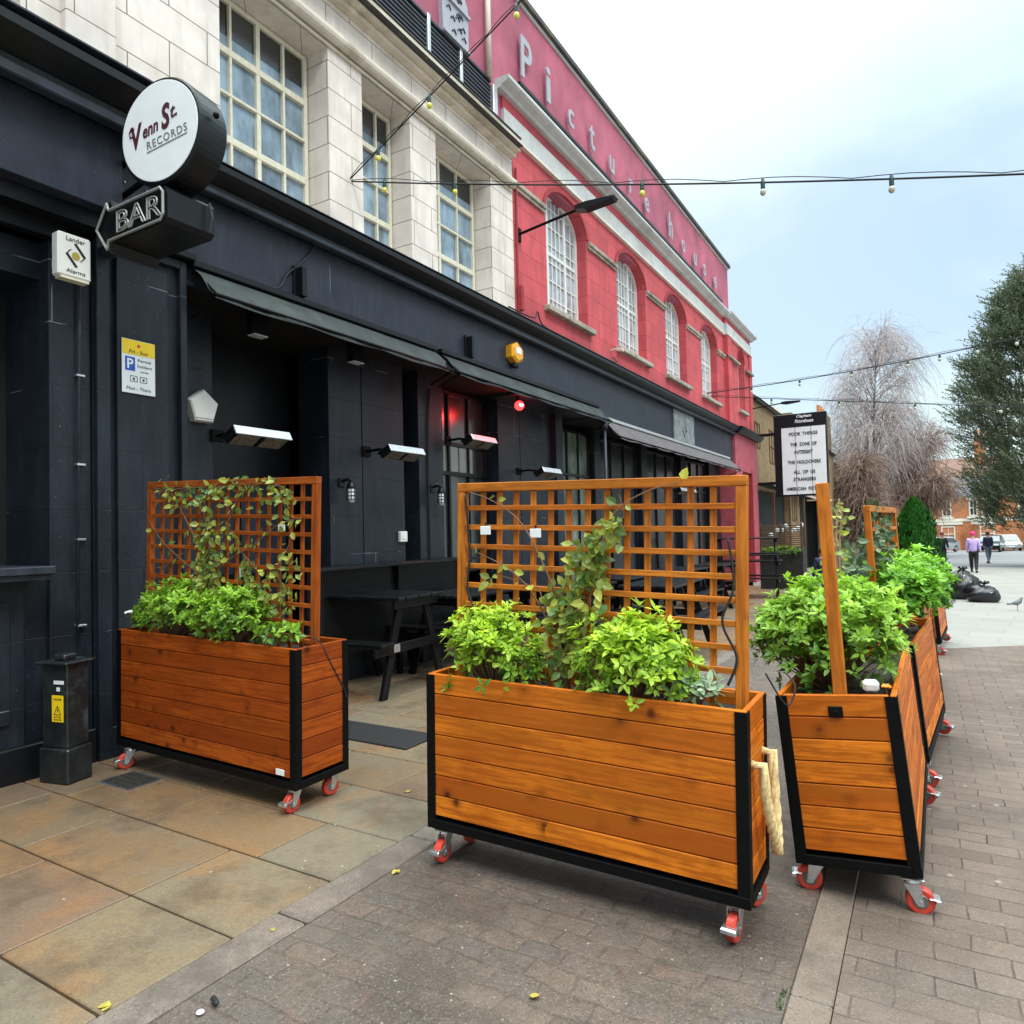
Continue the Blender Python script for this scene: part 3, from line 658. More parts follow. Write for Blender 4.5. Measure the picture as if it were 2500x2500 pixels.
# left bay: hatch, shelf, panel
mb = MB(); mb.b2(-6.2, WX, 2.63, 2.92, -.2, 3.93, .004); mb.b2(-6.2, WX-.0, -3, 2.46, -.2, 1.34, .004); mb.b2(-6.2, WX-.06, 2.46, 2.63, -.2, 1.34); mb.b2(-6.2, -5.58, -3, 2.63, 3.55, 3.82); mb.build('ground_floor_wall', 'pier', pub)
mb = MB(); mb.b2(-6.3, -6.1, -3, 2.63, 1.3, 3.9); mb.b2(-6.1, WX-.02, -3, 2.63, 3.82, 3.83); mb.build('hatch_recess', 'dark', pub)
mb = MB(); mb.b2(-6.0, -5.19, -3, 2.545, 1.385, 1.44, .006); mb.b2(-5.5, -5.22, -3, 2.53, 1.345, 1.385, .004); mb.build('shelf', 'moulding', pub)
mb = MB(); mb.b2(WX, WX+.025, -3, 2.36, .36, 1.20, .004); mb.build('wall_panel', 'pier', pub)
mb = MB(); mb.b2(WX-.4, WX+.045, -3, 2.93, -.15, .20, .01); mb.build('plinth', 'black', pub)
# pilaster with recessed panel
mb = MB(); mb.b2(-6.0, WX+.0, 2.935, 3.70, -.2, 3.99); 
mb.b2(WX, WX+.06, 2.94, 3.04, -.2, 3.98, .004); mb.b2(WX, WX+.06, 3.64, 3.70, -.2, 3.98, .004)
mb.b2(WX, WX+.05, 3.10, 3.53, .30, 3.84, .004); mb.b2(WX, WX+.06, 3.04, 3.64, 3.91, 3.98, .004); mb.b2(WX, WX+.058, 3.04, 3.64, -.2, .18, .004)
mb.build('pilaster', 'pier', pub)
mb = MB(); mb.b2(-5.9, WX+.14, 2.90, 3.74, 3.99, 4.05, .01); mb.build('pilaster_cap', 'black', pub)
# recessed ground floor
RXX = -5.9
def pier(y0, y1, x=RXX, z1=3.82, par=pub, grooves=()):
    mb = MB(); ys = [y0]+list(grooves)+[y1]
    for a, b in zip(ys[:-1], ys[1:]): mb.b2(x-.5, x, a+(.008 if a != y0 else 0), b-(.008 if b != y1 else 0), -.5, z1, .003)
    if grooves: mb.b2(x-.5, x-.02, y0+.01, y1-.01, -.5, z1)
    return mb.build('pier', 'pier', par)
pier(3.70, 4.31); pier(5.84, 7.18, grooves=(6.39,)); pier(7.45, 8.0, -5.86); pier(9.57, 11.42, grooves=(10.27,)); pier(11.44, 11.72, -5.80)
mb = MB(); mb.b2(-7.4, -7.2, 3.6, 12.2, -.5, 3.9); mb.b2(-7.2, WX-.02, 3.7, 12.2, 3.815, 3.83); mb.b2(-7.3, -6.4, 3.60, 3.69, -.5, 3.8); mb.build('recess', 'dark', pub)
# double door in the first recess
mb = MB(); mb.b2(-6.62, -6.56, 4.31, 5.84, -.3, 3.82); dr = mb.build('door', 'black', pub)
mb = MB()
for a, b in ((4.40, 5.02), (5.13, 5.75)):
    mb.b2(-6.56, -6.545, a, b, .25, 1.05, .004); mb.b2(-6.56, -6.545, a, b, 1.2, 2.2, .004)
mb.build('door_panel', 'fascia', dr)
mb = MB(); mb.tube([(-6.50, 5.04, 1.0), (-6.47, 5.04, 1.03), (-6.47, 5.04, 1.27), (-6.50, 5.04, 1.3)], .012, 8); mb.build('handle', 'zinc', dr, smooth=True)
# window between piers with green-grey panes
mf, mg = MB(), MB(); gable_window(mf, mg, -6.12, 8.0, 9.57, 1.0, 3.75, 3, [(2.50, .06), (2.95, .06)], .06); wd = mf.build('window', 'black', pub)
mb = MB(); mb.b2(-6.178, -6.150, 8.40, 8.78, 2.53, 2.92); mb.b2(-6.178, -6.150, 8.82, 9.18, 2.53, 2.92); mb.build('pale_pane', 'greenglass', wd); mg.build('pane', 'darkglass', wd)  # two panes of paler green-grey glass
# back volume of the building so it holds from other sides
mb = MB(); mb.b2(-14, -7.45, -3, 9.4, -.5, 7.0); mb.build('rear_wall', 'stock', pub)
mb = MB(); mb.b2(-7.45, WX-.02, -3, -2.9, -.5, 7.0); mb.build('side_wall', 'stock', pub)

# ------------------------------------------------------------------ pink cinema building
cin = thing('cinema_building', 'long salmon pink cinema with arched windows, grey band and spaced lettering', 'building', (WX, 16, gz(16)))
def arch_pts(yc, hw, zs, rise, n=14): return [(yc-hw*math.cos(math.pi*i/n), zs+rise*math.sin(math.pi*i/n)) for i in range(n+1)]
wins = [(11.40, .84), (14.65, .88), (17.87, .88), (21.13, .88)]
SP, RISE, SILL = 7.20, .48, 5.45
mb = MB(); cur = 9.45
for yc, hw in wins:
    mb.b2(WX-.5, WX, cur, yc-hw, 4.86, 7.88); mb.b2(WX-.5, WX, yc-hw, yc+hw, 4.86, SILL)
    ap = arch_pts(yc, hw, SP, RISE); mb.prism(ap+[(yc+hw, 7.88), (yc-hw, 7.88)], 0, WX-.5, WX); cur = yc+hw
mb.b2(WX-.5, WX, cur, 22.95, 4.86, 7.88); mb.b2(WX-.5, WX, 9.20, 9.449, 7.82, 7.88)
mb.build('front_wall', 'pink', cin)
BX = WX+.09
mb = MB(); yc, hw = 25.0, .5
mb.b2(WX-.5, BX, 22.95, yc-hw, 4.97, 7.88); mb.b2(WX-.5, BX, yc-hw, yc+hw, 4.97, 5.6); ap = arch_pts(yc, hw, 7.35, .42); mb.prism(ap+[(yc+hw, 7.88), (yc-hw, 7.88)], 0, WX-.5, BX); mb.b2(WX-.5, BX, yc+hw, 26.6, 4.97, 7.88)
mb.b2(BX, BX+.05, 22.95, 23.45, 4.98, 7.85, .005); mb.b2(BX, BX+.05, 26.2, 26.6, 4.98, 7.85, .005)
mb.build('corner_bay', 'pink', cin)
def sash(yc, hw, z0, zs, rise, x=WX-.20, n=14, par=cin, cols=3):
    # outer reveal trim (dark red), white box frame, two sashes with glazing bars, sill
    mb = MB(); ap = arch_pts(yc, hw, zs, rise, n); inn = arch_pts(yc, hw-.06, zs, rise-.05, n)
    outl = [(yc-hw+.001, z0)]+[(a+(.001 if a < yc else -.001), b-.001) for a, b in ap]+[(yc+hw-.001, z0)]; inl = [(yc-hw+.07, z0)]+inn+[(yc+hw-.07, z0)]
    vs = []; fs = []; k = len(outl)
    for X_ in (x-.06, x):
        for p_ in outl: vs.append((X_, *p_))
        for p_ in inl: vs.append((X_, *p_))
    for i in range(k-1):
        fs += [(2*k+i, 2*k+i+1, 3*k+i+1, 3*k+i), (i+1, i, k+i, k+i+1), (k+i, 3*k+i, 3*k+i+1, k+i+1)]
    mb.add(vs, fs)
    x2 = x-.035; zm_ = z0+(zs+rise-z0)*.52
    mb.b2(x2-.03, x2+.01, yc-hw+.05, yc+hw-.05, zm_-.03, zm_+.03, .003); mb.b2(x2-.03, x2+.01, yc-hw+.05, yc+hw-.05, z0, z0+.08, .003)
    mb.b2(x2-.03, x2+.012, yc+hw*.38, yc+hw*.38+.07, z0, zs+rise*.8, .003); mb.b2(x2-.03, x2+.012, yc-hw*.38-.07, yc-hw*.38, z0, zs+rise*.8, .003)
    for yy in (yc-hw*.19, yc+hw*.0+.0, yc+hw*.19): mb.b2(x2-.02, x2+.0, yy-.012, yy+.012, z0, zs+rise*.95)
    for yy in (yc-hw*.72, yc+hw*.74): mb.b2(x2-.02, x2+.0, yy-.012, yy+.012, z0, zs+rise*.45)
    z_ = z0+.35
    while z_ < zs+rise*.55: mb.b2(x2-.02, x2+.001, yc-hw+.06, yc+hw-.06, z_-.010, z_+.010); z_ += .33
    w_ = mb.build('window', 'whiteframe', par)
    g = MB(); g.add([(x2-.022, *p_) for p_ in inl], [tuple(range(len(inl)))]); g.build('pane', 'curtain', w_)
    s_ = MB(); xs = BX if hw < .6 else WX; s_.b2(x-.02, xs+.12, yc-hw-.13, yc+hw+.13, z0-.10, z0-.002, .012); s_.build('sill', 'dirtystone', w_)
    # archivolt / reveal lining
    t_ = MB(); ap2 = arch_pts(yc, hw+.085, zs, rise+.085, n); ap1 = arch_pts(yc, hw+.004, zs, rise+.004, n); vs = []; fs = []; k = n+1
    for X_ in (xs-.02, xs+.022):
        vs += [(X_, *p_) for p_ in ap1]+[(X_, *p_) for p_ in ap2]
    for i in range(k-1): fs += [(2*k+i, 2*k+i+1, 3*k+i+1, 3*k+i), (k+i, k+i+1, 3*k+i+1, 3*k+i), (i+1, i, 2*k+i, 2*k+i+1)]
    t_.add(vs, fs); t_.build('arch_trim', 'darkred', w_)
for yc, hw in wins: sash(yc, hw, SILL, SP, RISE)
sash(25.0, .5, 5.6, 7.35, .42, x=WX-.12)
mb = MB(); segs = [(9.46, 10.50), (12.30, 13.72), (15.58, 16.94), (18.80, 20.20), (22.06, 22.95)]
for a, b in segs: mb = MB(); mb.b2(WX, WX+.07, a, b, 7.10, 7.18, .01); mb.b2(WX, WX+.04, a, b, 7.045, 7.102, .005); mb.build('string_course', 'dirtystone', cin)
for a, b in ((22.95, 24.45), (25.6, 26.62)): mb = MB(); mb.b2(BX, BX+.12, a, b, 7.10, 7.18, .01); mb.build('string_course', 'dirtystone', cin)
mb = MB(); mb.b2(WX-.4, WX+.03, 9.20, 22.95, 7.88, 8.22, .003); mb.b2(WX-.4, BX+.04, 22.95, 26.62, 7.88, 8.22, .003); mb.build('grey_band', 'greystone', cin)
mb = MB(); mb.b2(WX-.4, WX+.07, 9.44, 22.95, 7.83, 7.879, .005); mb.b2(WX-.4, BX+.08, 22.95, 26.63, 7.83, 7.879, .005); mb.build('band_moulding', 'whitest', cin)
mb = MB(); mb.b2(WX-.4, WX+.0, 9.20, 22.95, 8.22, 8.42); mb.b2(WX-.4, BX+.0, 22.95, 26.6, 8.22, 8.42); mb.build('frieze', 'pinkplain', cin)
def prof(z): return [(WX-.4, z), (WX+.08, z), (WX+.11, z+.04), (WX+.20, z+.07), (WX+.24, z+.10), (WX+.24, z+.15), (WX-.4, z+.17)]
mb = MB(); mb.prism(prof(8.42), 1, 9.0, 22.95); mb.prism([(x+(.09 if x > WX else 0), z) for x, z in prof(8.421)], 1, 22.90, 26.75); mb.build('main_cornice', 'greystone', cin)
mb = MB(); mb.b2(-8, WX-.03, 6.4, 23.95, 7.62, 10.30); mb.build('parapet_wall', 'mauve', cin)
mb = MB(); mb.b2(-8, WX+.06, 6.4, 24.05, 10.36, 10.46, .01); mb.build('coping', 'lead', cin)
mb = MB(); mb.b2(-8, WX+.0, 6.4, 24.0, 10.301, 10.359); mb.build('coping_edge', 'greystone', cin)
mb = MB(); mb.b2(WX-.02, WX+.05, 9.72, 22.8, 8.86, 8.93, .006)
yy = 10.2
while yy < 22.8: mb.b2(WX-.03, WX+.03, yy-.015, yy+.015, 8.78, 8.88); yy += 1.05
mb.build('cable_tray', 'black', cin)
mb = MB(); mb.tube([(WX+.04, 8.76, 8.45), (WX+.04, 8.76, 10.3)], .045, 10); mb.build('downpipe', 'creamplain', cin, smooth=True)
# projecting letters
LT = [('P', 9.92, .56, 9.00, 9.74), ('i', 10.70, .24, 9.05, 9.72), ('c', 11.60, .36, 9.07, 9.43), ('t', 12.56, .34, 9.09, 9.62), ('u', 13.56, .38, 9.06, 9.43), ('r', 14.68, .34, 9.07, 9.43),
      ('e', 15.70, .38, 9.07, 9.43), ('h', 17.50, .40, 9.08, 9.75), ('o', 18.60, .40, 9.07, 9.44), ('u', 19.72, .38, 9.07, 9.44), ('s', 20.70, .36, 9.07, 9.44), ('e', 21.95, .38, 9.07, 9.44)]
for ch, yc, w_, z0, z1 in LT:
    mb = MB(); mb.text(ch, wall_xf(WX+.05, yc, (z0+z1)/2), fit=(w_*.66, (z1-z0)*.94), bold=.015, ext=.012); mb.build('letter', 'letter', cin)
# star topped relief plaque on the parapet
mb = MB(); out = [(7.60, 8.46), (8.22, 8.46), (8.22, 9.06)]+[(7.97+.25*math.cos(math.pi*i/8), 9.08+.22*math.sin(math.pi*i/8)) for i in range(0, 6)]+[(7.78+.2*math.cos(math.pi*i/8), 9.0+.18*math.sin(math.pi*i/8)) for i in range(3, 9)]
mb.prism(out, 0, WX-.03, WX+.04); mb.b2(WX+.04, WX+.07, 7.62, 8.24, 8.97, 9.02, .004); mb.b2(WX+.04, WX+.065, 7.6, 8.25, 8.46, 8.50, .004)
pq = mb.build('plaque', 'letter', cin)
def star(mb, y, z, r, x):
    pts = [(y+(r if i % 2 == 0 else r*.42)*math.sin(math.pi*i/6), z+(r if i % 2 == 0 else r*.42)*math.cos(math.pi*i/6)) for i in range(12)]
    mb.prism(pts, 0, x, x+.02)
mb = MB(); star(mb, 7.97, 9.15, .10, WX+.041); mb.build('star', 'moulding', pq); mb = MB(); star(mb, 7.73, 9.08, .07, WX+.041); mb.build('star', 'moulding', pq); mb = MB(); random.seed(3)
for i in range(9):
    a, b = 7.68+random.random()*.42, 8.56+random.random()*.34
    mb.tube([(WX+.045, a, b), (WX+.045, a+.05, b+.05), (WX+.045, a+.10, b+.0)], .012, 5)
mb.build('relief', 'moulding', pq)
# lower storey under the pink floor
cornice(9.44, 23.72, cin)
mb = MB(); mb.b2(WX-.5, WX, 9.44, 23.72, 3.76, 4.70); mb.build('fascia', 'fascia', cin)
mb = MB(); 
mb.prism([(BX-.4, 4.72), (BX+.12, 4.72), (BX+.20, 4.80), (BX+.27, 4.86), (BX+.27, 4.93), (BX-.4, 4.97)], 1, 23.73, 27.3); mb.build('corner_cornice', 'black', cin)
mb = MB(); mb.b2(WX-.5, BX, 23.73, 24.75, -.9, 4.72); mb.b2(WX-.5, BX, 26.35, 27.2, -.9, 4.72); mb.b2(WX-.5, BX, 24.75, 26.35, 3.50, 4.72); mb.build('lower_wall', simple('dull crimson render', (.40, .075, .10), .75, 0, .25, 3, .2), cin)
mb = MB(); mb.b2(-6.2, -5.85, 24.75, 26.35, -.9, 3.5); mb.b2(-5.85, BX-.01, 26.30, 26.349, -.9, 3.5); mb.build('doorway', 'darkred', cin)
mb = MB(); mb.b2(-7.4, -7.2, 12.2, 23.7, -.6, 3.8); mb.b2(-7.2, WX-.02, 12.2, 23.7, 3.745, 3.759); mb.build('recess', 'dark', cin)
for a, b in ((13.4, 13.7), (16.2, 16.6), (19.4, 19.8), (22.4, 23.7)): pier(a, b, -5.9, 3.75, cin)
for a, b in ((11.8, 13.35), (13.75, 16.1), (16.7, 19.3), (19.9, 22.3)):
    mf, mg = MB(), MB(); gable_window(mf, mg, -6.0, a, b, .4, 3.6, 3, [(2.7, .05)], .06); wd = mf.build('window', 'black', cin); mg.build('pane', 'darkglass' if a != 11.8 else 'greenglass', wd)
mb = MB(); mb.b2(-14, -8.01, 6.4, 27.2, -1, 8.4); mb.b2(-8, WX-.5, 27.1, 27.2, -1, 8.4); mb.b2(-8, WX-.55, 9.5, 26.6, 7.7, 8.3); mb.build('rear_wall', 'mauve', cin)

# drain / utility items on the wall
def conduit():
    mb = MB(); mb.tube([(WX+.03, 2.80, .85), (WX+.03, 2.83, 3.4), (WX+.03, 2.84, 3.8)], .011, 8); o = mb.build('conduit', 'moulding', smooth=True)
    mb = MB()
    for z_ in (.98, 1.62, 2.18, 2.85): mb.b2(WX, WX+.045, 2.80, 2.86, z_-.008, z_+.008, .002)
    mb.build('clip', 'zinc', o); tag(o, 'thin vertical conduit with metal clips on black wall left of the parking sign', 'pipe')
conduit()

# ------------------------------------------------------------------ awnings
def awning(y0, y1, name_label, x0=WX, xo=-5.10, zt_=3.99, zb_=3.68, mat='canvas', cas='black', seed=1, drop=.0):
    t = thing('awning', name_label, 'awning', (WX, y0, zt_), 0, 'awnings along the front')
    rnd = random.Random(seed); mb = MB(); n = int((y1-y0)/.10); vs = []; fs = []
    k = 6
    for i in range(n+1):
        y_ = y0+(y1-y0)*i/n
        for j in range(k):
            u = j/(k-1); x_ = x0+.05+(xo-x0-.05)*u; z_ = zt_-.03+(zb_+.03-zt_)*u**1.25
            fo = .018*math.sin(i*.9+j*1.3)+.014*math.sin(i*.37-j*.8+2)+rnd.uniform(-.006, .006)
            vs.append((x_+fo*.6*u, y_, z_-abs(fo)*u+.5*drop*u))
        vs.append((xo+.012, y_, zb_-.04-.02*abs(math.sin(i*.3))))
    K = k+1
    for i in range(n):
        for j in range(K-1): fs.append((i*K+j, (i+1)*K+j, (i+1)*K+j+1, i*K+j+1))
    mb.add(vs, fs); cv = mb.build('canvas', mat, t, smooth=True)
    mb = MB(); mb.b2(x0, x0+.10, y0-.02, y1+.02, zt_-.03, zt_+.035, .01); mb.build('cassette', cas, t)
    mb = MB(); mb.tube([(xo, y0, zb_-.01), (xo, y1, zb_-.01)], .018, 8); mb.build('front_bar', 'blacksteel', t, smooth=True)
    for yy in (y0+.02, y1-.02):
        mb = MB(); mb.tube([(x0+.05, yy, zt_-.05), (xo, yy, zb_-.01)], .014, 6); mb.tube([(x0, yy, zb_-.15), (xo, yy, zb_-.02)], .012, 6); mb.build('arm', 'blacksteel', t)
    return t
awning(3.76, 7.22, 'dark mossy canvas awning nearest the round sign, above the dark recess', seed=1)
awning(7.36, 12.45, 'dark canvas awning above the red lamp, below the yellow alarm box', seed=2)
t = awning(12.62, 22.95, 'long taupe awning with pale metal cassette below the grey mural board', xo=-5.02, zt_=3.80, zb_=3.40, mat='brown canvas', cas='alu', seed=3)
# posts under the third awning
mb = MB(); mb.tube([(-5.15, 12.2, 3.5), (-5.15, 12.2, gz(12.2))], .03, 8); mb.tube([(-5.15, 12.2, 3.5), (-5.15, 12.2, 3.62)], .06, 8); tag(mb.build('support_post', 'moulding', smooth=True), 'slim dark post where the dark awning meets the taupe awning', 'post')
# small vertical brackets on fascia
for yy, lab in ((4.98, 'upright black bracket on the fascia just right of the bar sign'), (8.05, 'upright black bracket on the fascia left of the yellow alarm box')):
    mb = MB(); mb.b2(WX, WX+.12, yy-.03, yy+.03, 4.04, 4.34, .004); mb.b2(WX, WX+.03, yy-.06, yy+.06, 4.02, 4.36, .003); tag(mb.build('awning_bracket', 'black'), lab, 'bracket', 'fascia brackets')
# cables looping on the fascia
def cable(pts, r, name, lab, mat='moulding', n=6):
    P = [Vector(p_) for p_ in pts]; out = []
    for i in range(len(P)-1):
        p0, p1, p2, p3 = P[max(i-1, 0)], P[i], P[i+1], P[min(i+2, len(P)-1)]
        for k in range(8):
            u = k/8; out.append(.5*((2*p1)+(p2-p0)*u+(2*p0-5*p1+4*p2-p3)*u*u+(3*p1-p0-3*p2+p3)*u**3))
    out.append(P[-1]); mb = MB(); mb.tube(out, r, n); o = mb.build(name, mat, smooth=True); tag(o, lab, 'cable'); return o
cable([(WX+.02, 5.25, 4.72), (WX+.02, 5.1, 4.5), (WX+.02, 4.85, 4.25), (WX+.03, 4.7, 4.06), (WX+.03, 4.35, 4.03), (WX+.03, 4.05, 4.03)], .008, 'cable', 'thin cable looping down the fascia above the first awning')
cable([(WX+.26, 8.8, 4.93), (WX+.24, 9.6, 4.97), (WX+.1, 10.0, 5.2), (WX+.05, 10.3, 5.05), (WX+.2, 11, 4.94), (WX+.2, 13, 4.95), (WX+.03, 13.4, 5.15)], .012, 'cable', 'black cable tangle along the top of the cornice under the pink wall', 'rubber')
mb = MB(); mb.tube([(WX+.03, 9.52, 7.4), (WX+.03, 9.50, 6.2), (WX+.03, 9.52, 4.95)], .018, 8); mb.b2(WX, WX+.10, 9.50, 9.58, 5.1, 5.5, .01)
tag(mb.build('drain_pipe', 'darkred', smooth=False), 'thin red pipe at the joint of the cream wall and pink wall', 'pipe')

# ------------------------------------------------------------------ round hanging sign and bar arrow
t = thing('round_sign', 'round white illuminated disc sign with black drum case on the pub corner', 'sign', (-5.2, 3.12, 4.40))
A = 9.0
cx, cy, cz = -4.31, 2.77, 4.335
nrm = Vector((math.sin(R(A)), -math.cos(R(A)), 0)); RAD = .362
mb = MB(); mb.disc_lathe((cx, cy, cz), nrm, [(RAD-.02, -.24), (RAD, -.225), (RAD, -.01), (RAD-.012, 0), (RAD-.02, 0)], 56); mb.build('drum', 'black', t, smooth=False)
mb = MB(); mb.disc_lathe((cx, cy, cz), nrm, [(RAD-.024, -.004), (RAD-.024, .003), (RAD-.03, .004)], 56); fc = mb.build('face', 'signwhite', t)
def onface(u, v_, off=.006): return front_xf(cx, cy, cz, A) @ T(u, v_, off)
mb = MB(); mb.text('V', onface(-.19, .005) @ RZ(12), fit=(.105, .165), shear=.35, bold=.03, ext=.001); mb.text('enn', onface(-.075, .02) @ RZ(12), fit=(.145, .065), shear=.35, bold=.02, ext=.001)
mb.text('S', onface(.06, .085) @ RZ(12), fit=(.10, .17), shear=.35, bold=.035, ext=.001); mb.text('t.', onface(.13, .10) @ RZ(12), fit=(.055, .08), shear=.35, bold=.015, ext=.001)
mb.tube([onface(*p_) @ Vector((0, 0, 0)) for p_ in ((-.225, .06), (-.25, .068), (-.268, .04), (-.26, .008), (-.235, .012), (-.232, .035))], .006, 6)
mb.build('lettering', 'wine', fc)
mb = MB(); mb.text('RECORDS', onface(.07, -.055) @ RZ(9), fit=(.36, .055), ext=.001, spacing=1.15)
mb.box((onface(.07, -.10) @ Vector((0, 0, 0))), (.36, .002, .006), RZ(A) @ RY(-9)); mb.build('small_lettering', 'greyink', fc)
mb = MB()
for z_ in (4.22, 4.46): mb = MB(); mb.tube([(-5.19, 3.02, z_), (-4.62, 2.94, z_)], .022, 8); mb.build('bracket', 'blacksteel', t, smooth=True)
mb = MB(); mb.tube([(cx-.05, 2.90, 4.02), (cx-.05, 2.90, 3.90)], .022, 8); mb.build('hanger', 'blacksteel', t)
mb = MB(); mb.sphere((cx+.372, 2.93, 4.40), .022, 8, 5); mb.build('end_knob', 'blacksteel', t, smooth=True)

t = thing('bar_arrow_sign', 'black arrow box sign with pale neon tube lettering under the round sign', 'sign', (-5.2, 3.12, 3.95))
X0, X1 = -5.03, -4.20; z0, z1 = 3.69, 3.935; zc = (z0+z1)/2; yf, yb = 2.75, 3.10
poly = [(X0, zc), (X0+.17, z1+.07), (X0+.20, z1), (X1-.03, z1), (X1, z1-.03), (X1, z0+.03), (X1-.03, z0), (X0+.20, z0), (X0+.17, z0-.07)]
mb = MB(); mb.prism(poly, 1, yf, yb); mb.build('box', 'black', t)
mb = MB(); ins = [(X0+.03, zc), (X0+.16, z1+.04), (X0+.18, z1-.015), (X1-.05, z1-.015), (X1-.02, z1-.05), (X1-.02, z0+.05), (X1-.05, z0+.015), (X0+.18, z0+.015), (X0+.16, z0-.04), (X0+.03, zc)]
mb.tube([(x, yf-.02, z) for x, z in ins], .009, 8)
mb.text('BAR', front_xf((X0+X1)/2+.12, yf-.018, zc), fit=(.52, .15), outline=.022); mb.build('neon_tube', 'neon', t, smooth=False)
mb = MB(); mb.b2(-5.45, -4.9, 2.96, 3.04, 3.80, 3.86); mb.build('fixing', 'moulding', t); mb = MB(); mb.tube([(X1+.03, yb-.06, z1-.02), (X1+.045, yb-.05, zc), (X1+.03, yb-.06, z0+.02)], .009, 6); mb.build('end_tube', 'moulding', t)

# ------------------------------------------------------------------ alarm boxes, signs on the wall
t = thing('alarm_box', 'white rectangular alarm box with a black diamond mark, left of the bar arrow sign', 'alarm box', (-5.30, 2.66, 3.65))
mb = MB(); mb.b2(-5.29, -5.20, 2.57, 2.80, 3.50, 3.815, .012); mb.build('case', 'whitepl', t)
mb = MB(); mb.b2(-5.28, -5.205, 2.59, 2.785, 3.485, 3.50); mb.build('base', 'cream plastic', t)
mb = MB(); mb.text('Lander', wall_xf(-5.198, 2.69, 3.775), fit=(.13, .032), ext=.001); mb.text('Alarms', wall_xf(-5.198, 2.69, 3.545), fit=(.13, .028), ext=.001)
yc, zc = 2.69, 3.66
for s_ in (-1, 1):
    pts = [(yc+s_*.005, zc-s_*.085), (yc-s_*.062, zc-s_*.0), (yc-s_*.035, zc+s_*.035)]
    for (a0, b0), (a1, b1) in zip(pts[:-1], pts[1:]): mb.prism([(a0-.008, b0), (a0+.008, b0+.01), (a1+.008, b1+.01), (a1-.008, b1)], 0, -5.199, -5.197)
mb.build('marking', 'ink', t)
mb = MB(); mb.prism([(yc+.028*math.cos(2*math.pi*i/10), zc+.03*math.sin(2*math.pi*i/10)) for i in range(10)], 0, -5.199, -5.1965); mb.build('centre_mark', 'leafyel', t)

t = thing('parking_sign', 'white parking permit plate with yellow top and blue square on the pilaster', 'sign', (WX+.05, 3.27, 2.98))
sx_ = WX+.055
mb = MB(); mb.b2(sx_, sx_+.006, 3.13, 3.405, 2.775, 3.205, .002); mb.build('plate', 'signwhite', t)
mb = MB(); mb.b2(sx_+.006, sx_+.008, 3.133, 3.402, 3.085, 3.202); mb.build('yellow_band', 'signyellow', t)
mb = MB(); mb.b2(sx_+.006, sx_+.008, 3.155, 3.235, 2.955, 3.065); mb.build('blue_square', 'signblue', t)
mb = MB(); mb.text('P', wall_xf(sx_+.0095, 3.195, 3.01), fit=(.05, .08), bold=.02, ext=.001); mb.build('parking_letter', 'signwhite', t)
mb = MB(); mb.text('Fri - Sun', wall_xf(sx_+.009, 3.265, 3.11), fit=(.15, .028), ext=.001); mb.text('Permit', wall_xf(sx_+.007, 3.315, 3.045), fit=(.11, .024), ext=.001)
mb.text('holders', wall_xf(sx_+.007, 3.315, 3.00), fit=(.12, .024), ext=.001); mb.text('only', wall_xf(sx_+.007, 3.315, 2.955), fit=(.07, .022), ext=.001); mb.text('Mon - Thurs', wall_xf(sx_+.007, 3.265, 2.815), fit=(.20, .026), ext=.001)
for yc in (3.225, 3.305):
    mb.b2(sx_+.006, sx_+.007, yc-.03, yc+.03, 2.868, 2.873); mb.b2(sx_+.006, sx_+.007, yc-.03, yc+.03, 2.912, 2.917); mb.b2(sx_+.006, sx_+.007, yc-.03, yc-.025, 2.873, 2.912); mb.b2(sx_+.006, sx_+.007, yc+.025, yc+.03, 2.873, 2.912); mb.b2(sx_+.006, sx_+.007, yc-.008, yc+.008, 2.882, 2.902)
mb.build('lettering', 'ink', t)
mb = MB(); mb.prism([(3.265+.013*math.cos(2*math.pi*i/12), 3.16+.013*math.sin(2*math.pi*i/12)) for i in range(12)], 0, sx_+.008, sx_+.0095); mb.build('red_disc', 'redink', t)

t = thing('pentagon_alarm_box', 'five sided white alarm box on the dark pier under the first awning', 'alarm box', (RXX, 4.15, 2.85))
pg = [(4.16+.16*math.sin(2*math.pi*i/5), 2.845+.17*math.cos(2*math.pi*i/5)) for i in range(5)]
pg2 = [(4.16+.145*math.sin(2*math.pi*i/5), 2.845+.155*math.cos(2*math.pi*i/5)) for i in range(5)]
mb = MB(); vs = [(RXX, *p_) for p_ in pg]+[(RXX+.08, *p_) for p_ in pg]+[(RXX+.095, *p_) for p_ in pg2]
fs = [(i, (i+1) % 5, 5+(i+1) % 5, 5+i) for i in range(5)]+[(5+i, 5+(i+1) % 5, 10+(i+1) % 5, 10+i) for i in range(5)]+[(14, 13, 12, 11, 10)]
mb.add(vs, fs); mb.build('case', 'whitepl', t)
mb = MB(); mb.b2(RXX+.094, RXX+.099, 4.065, 4.255, 2.735, 2.74); mb.build('seam', 'greyink', t)

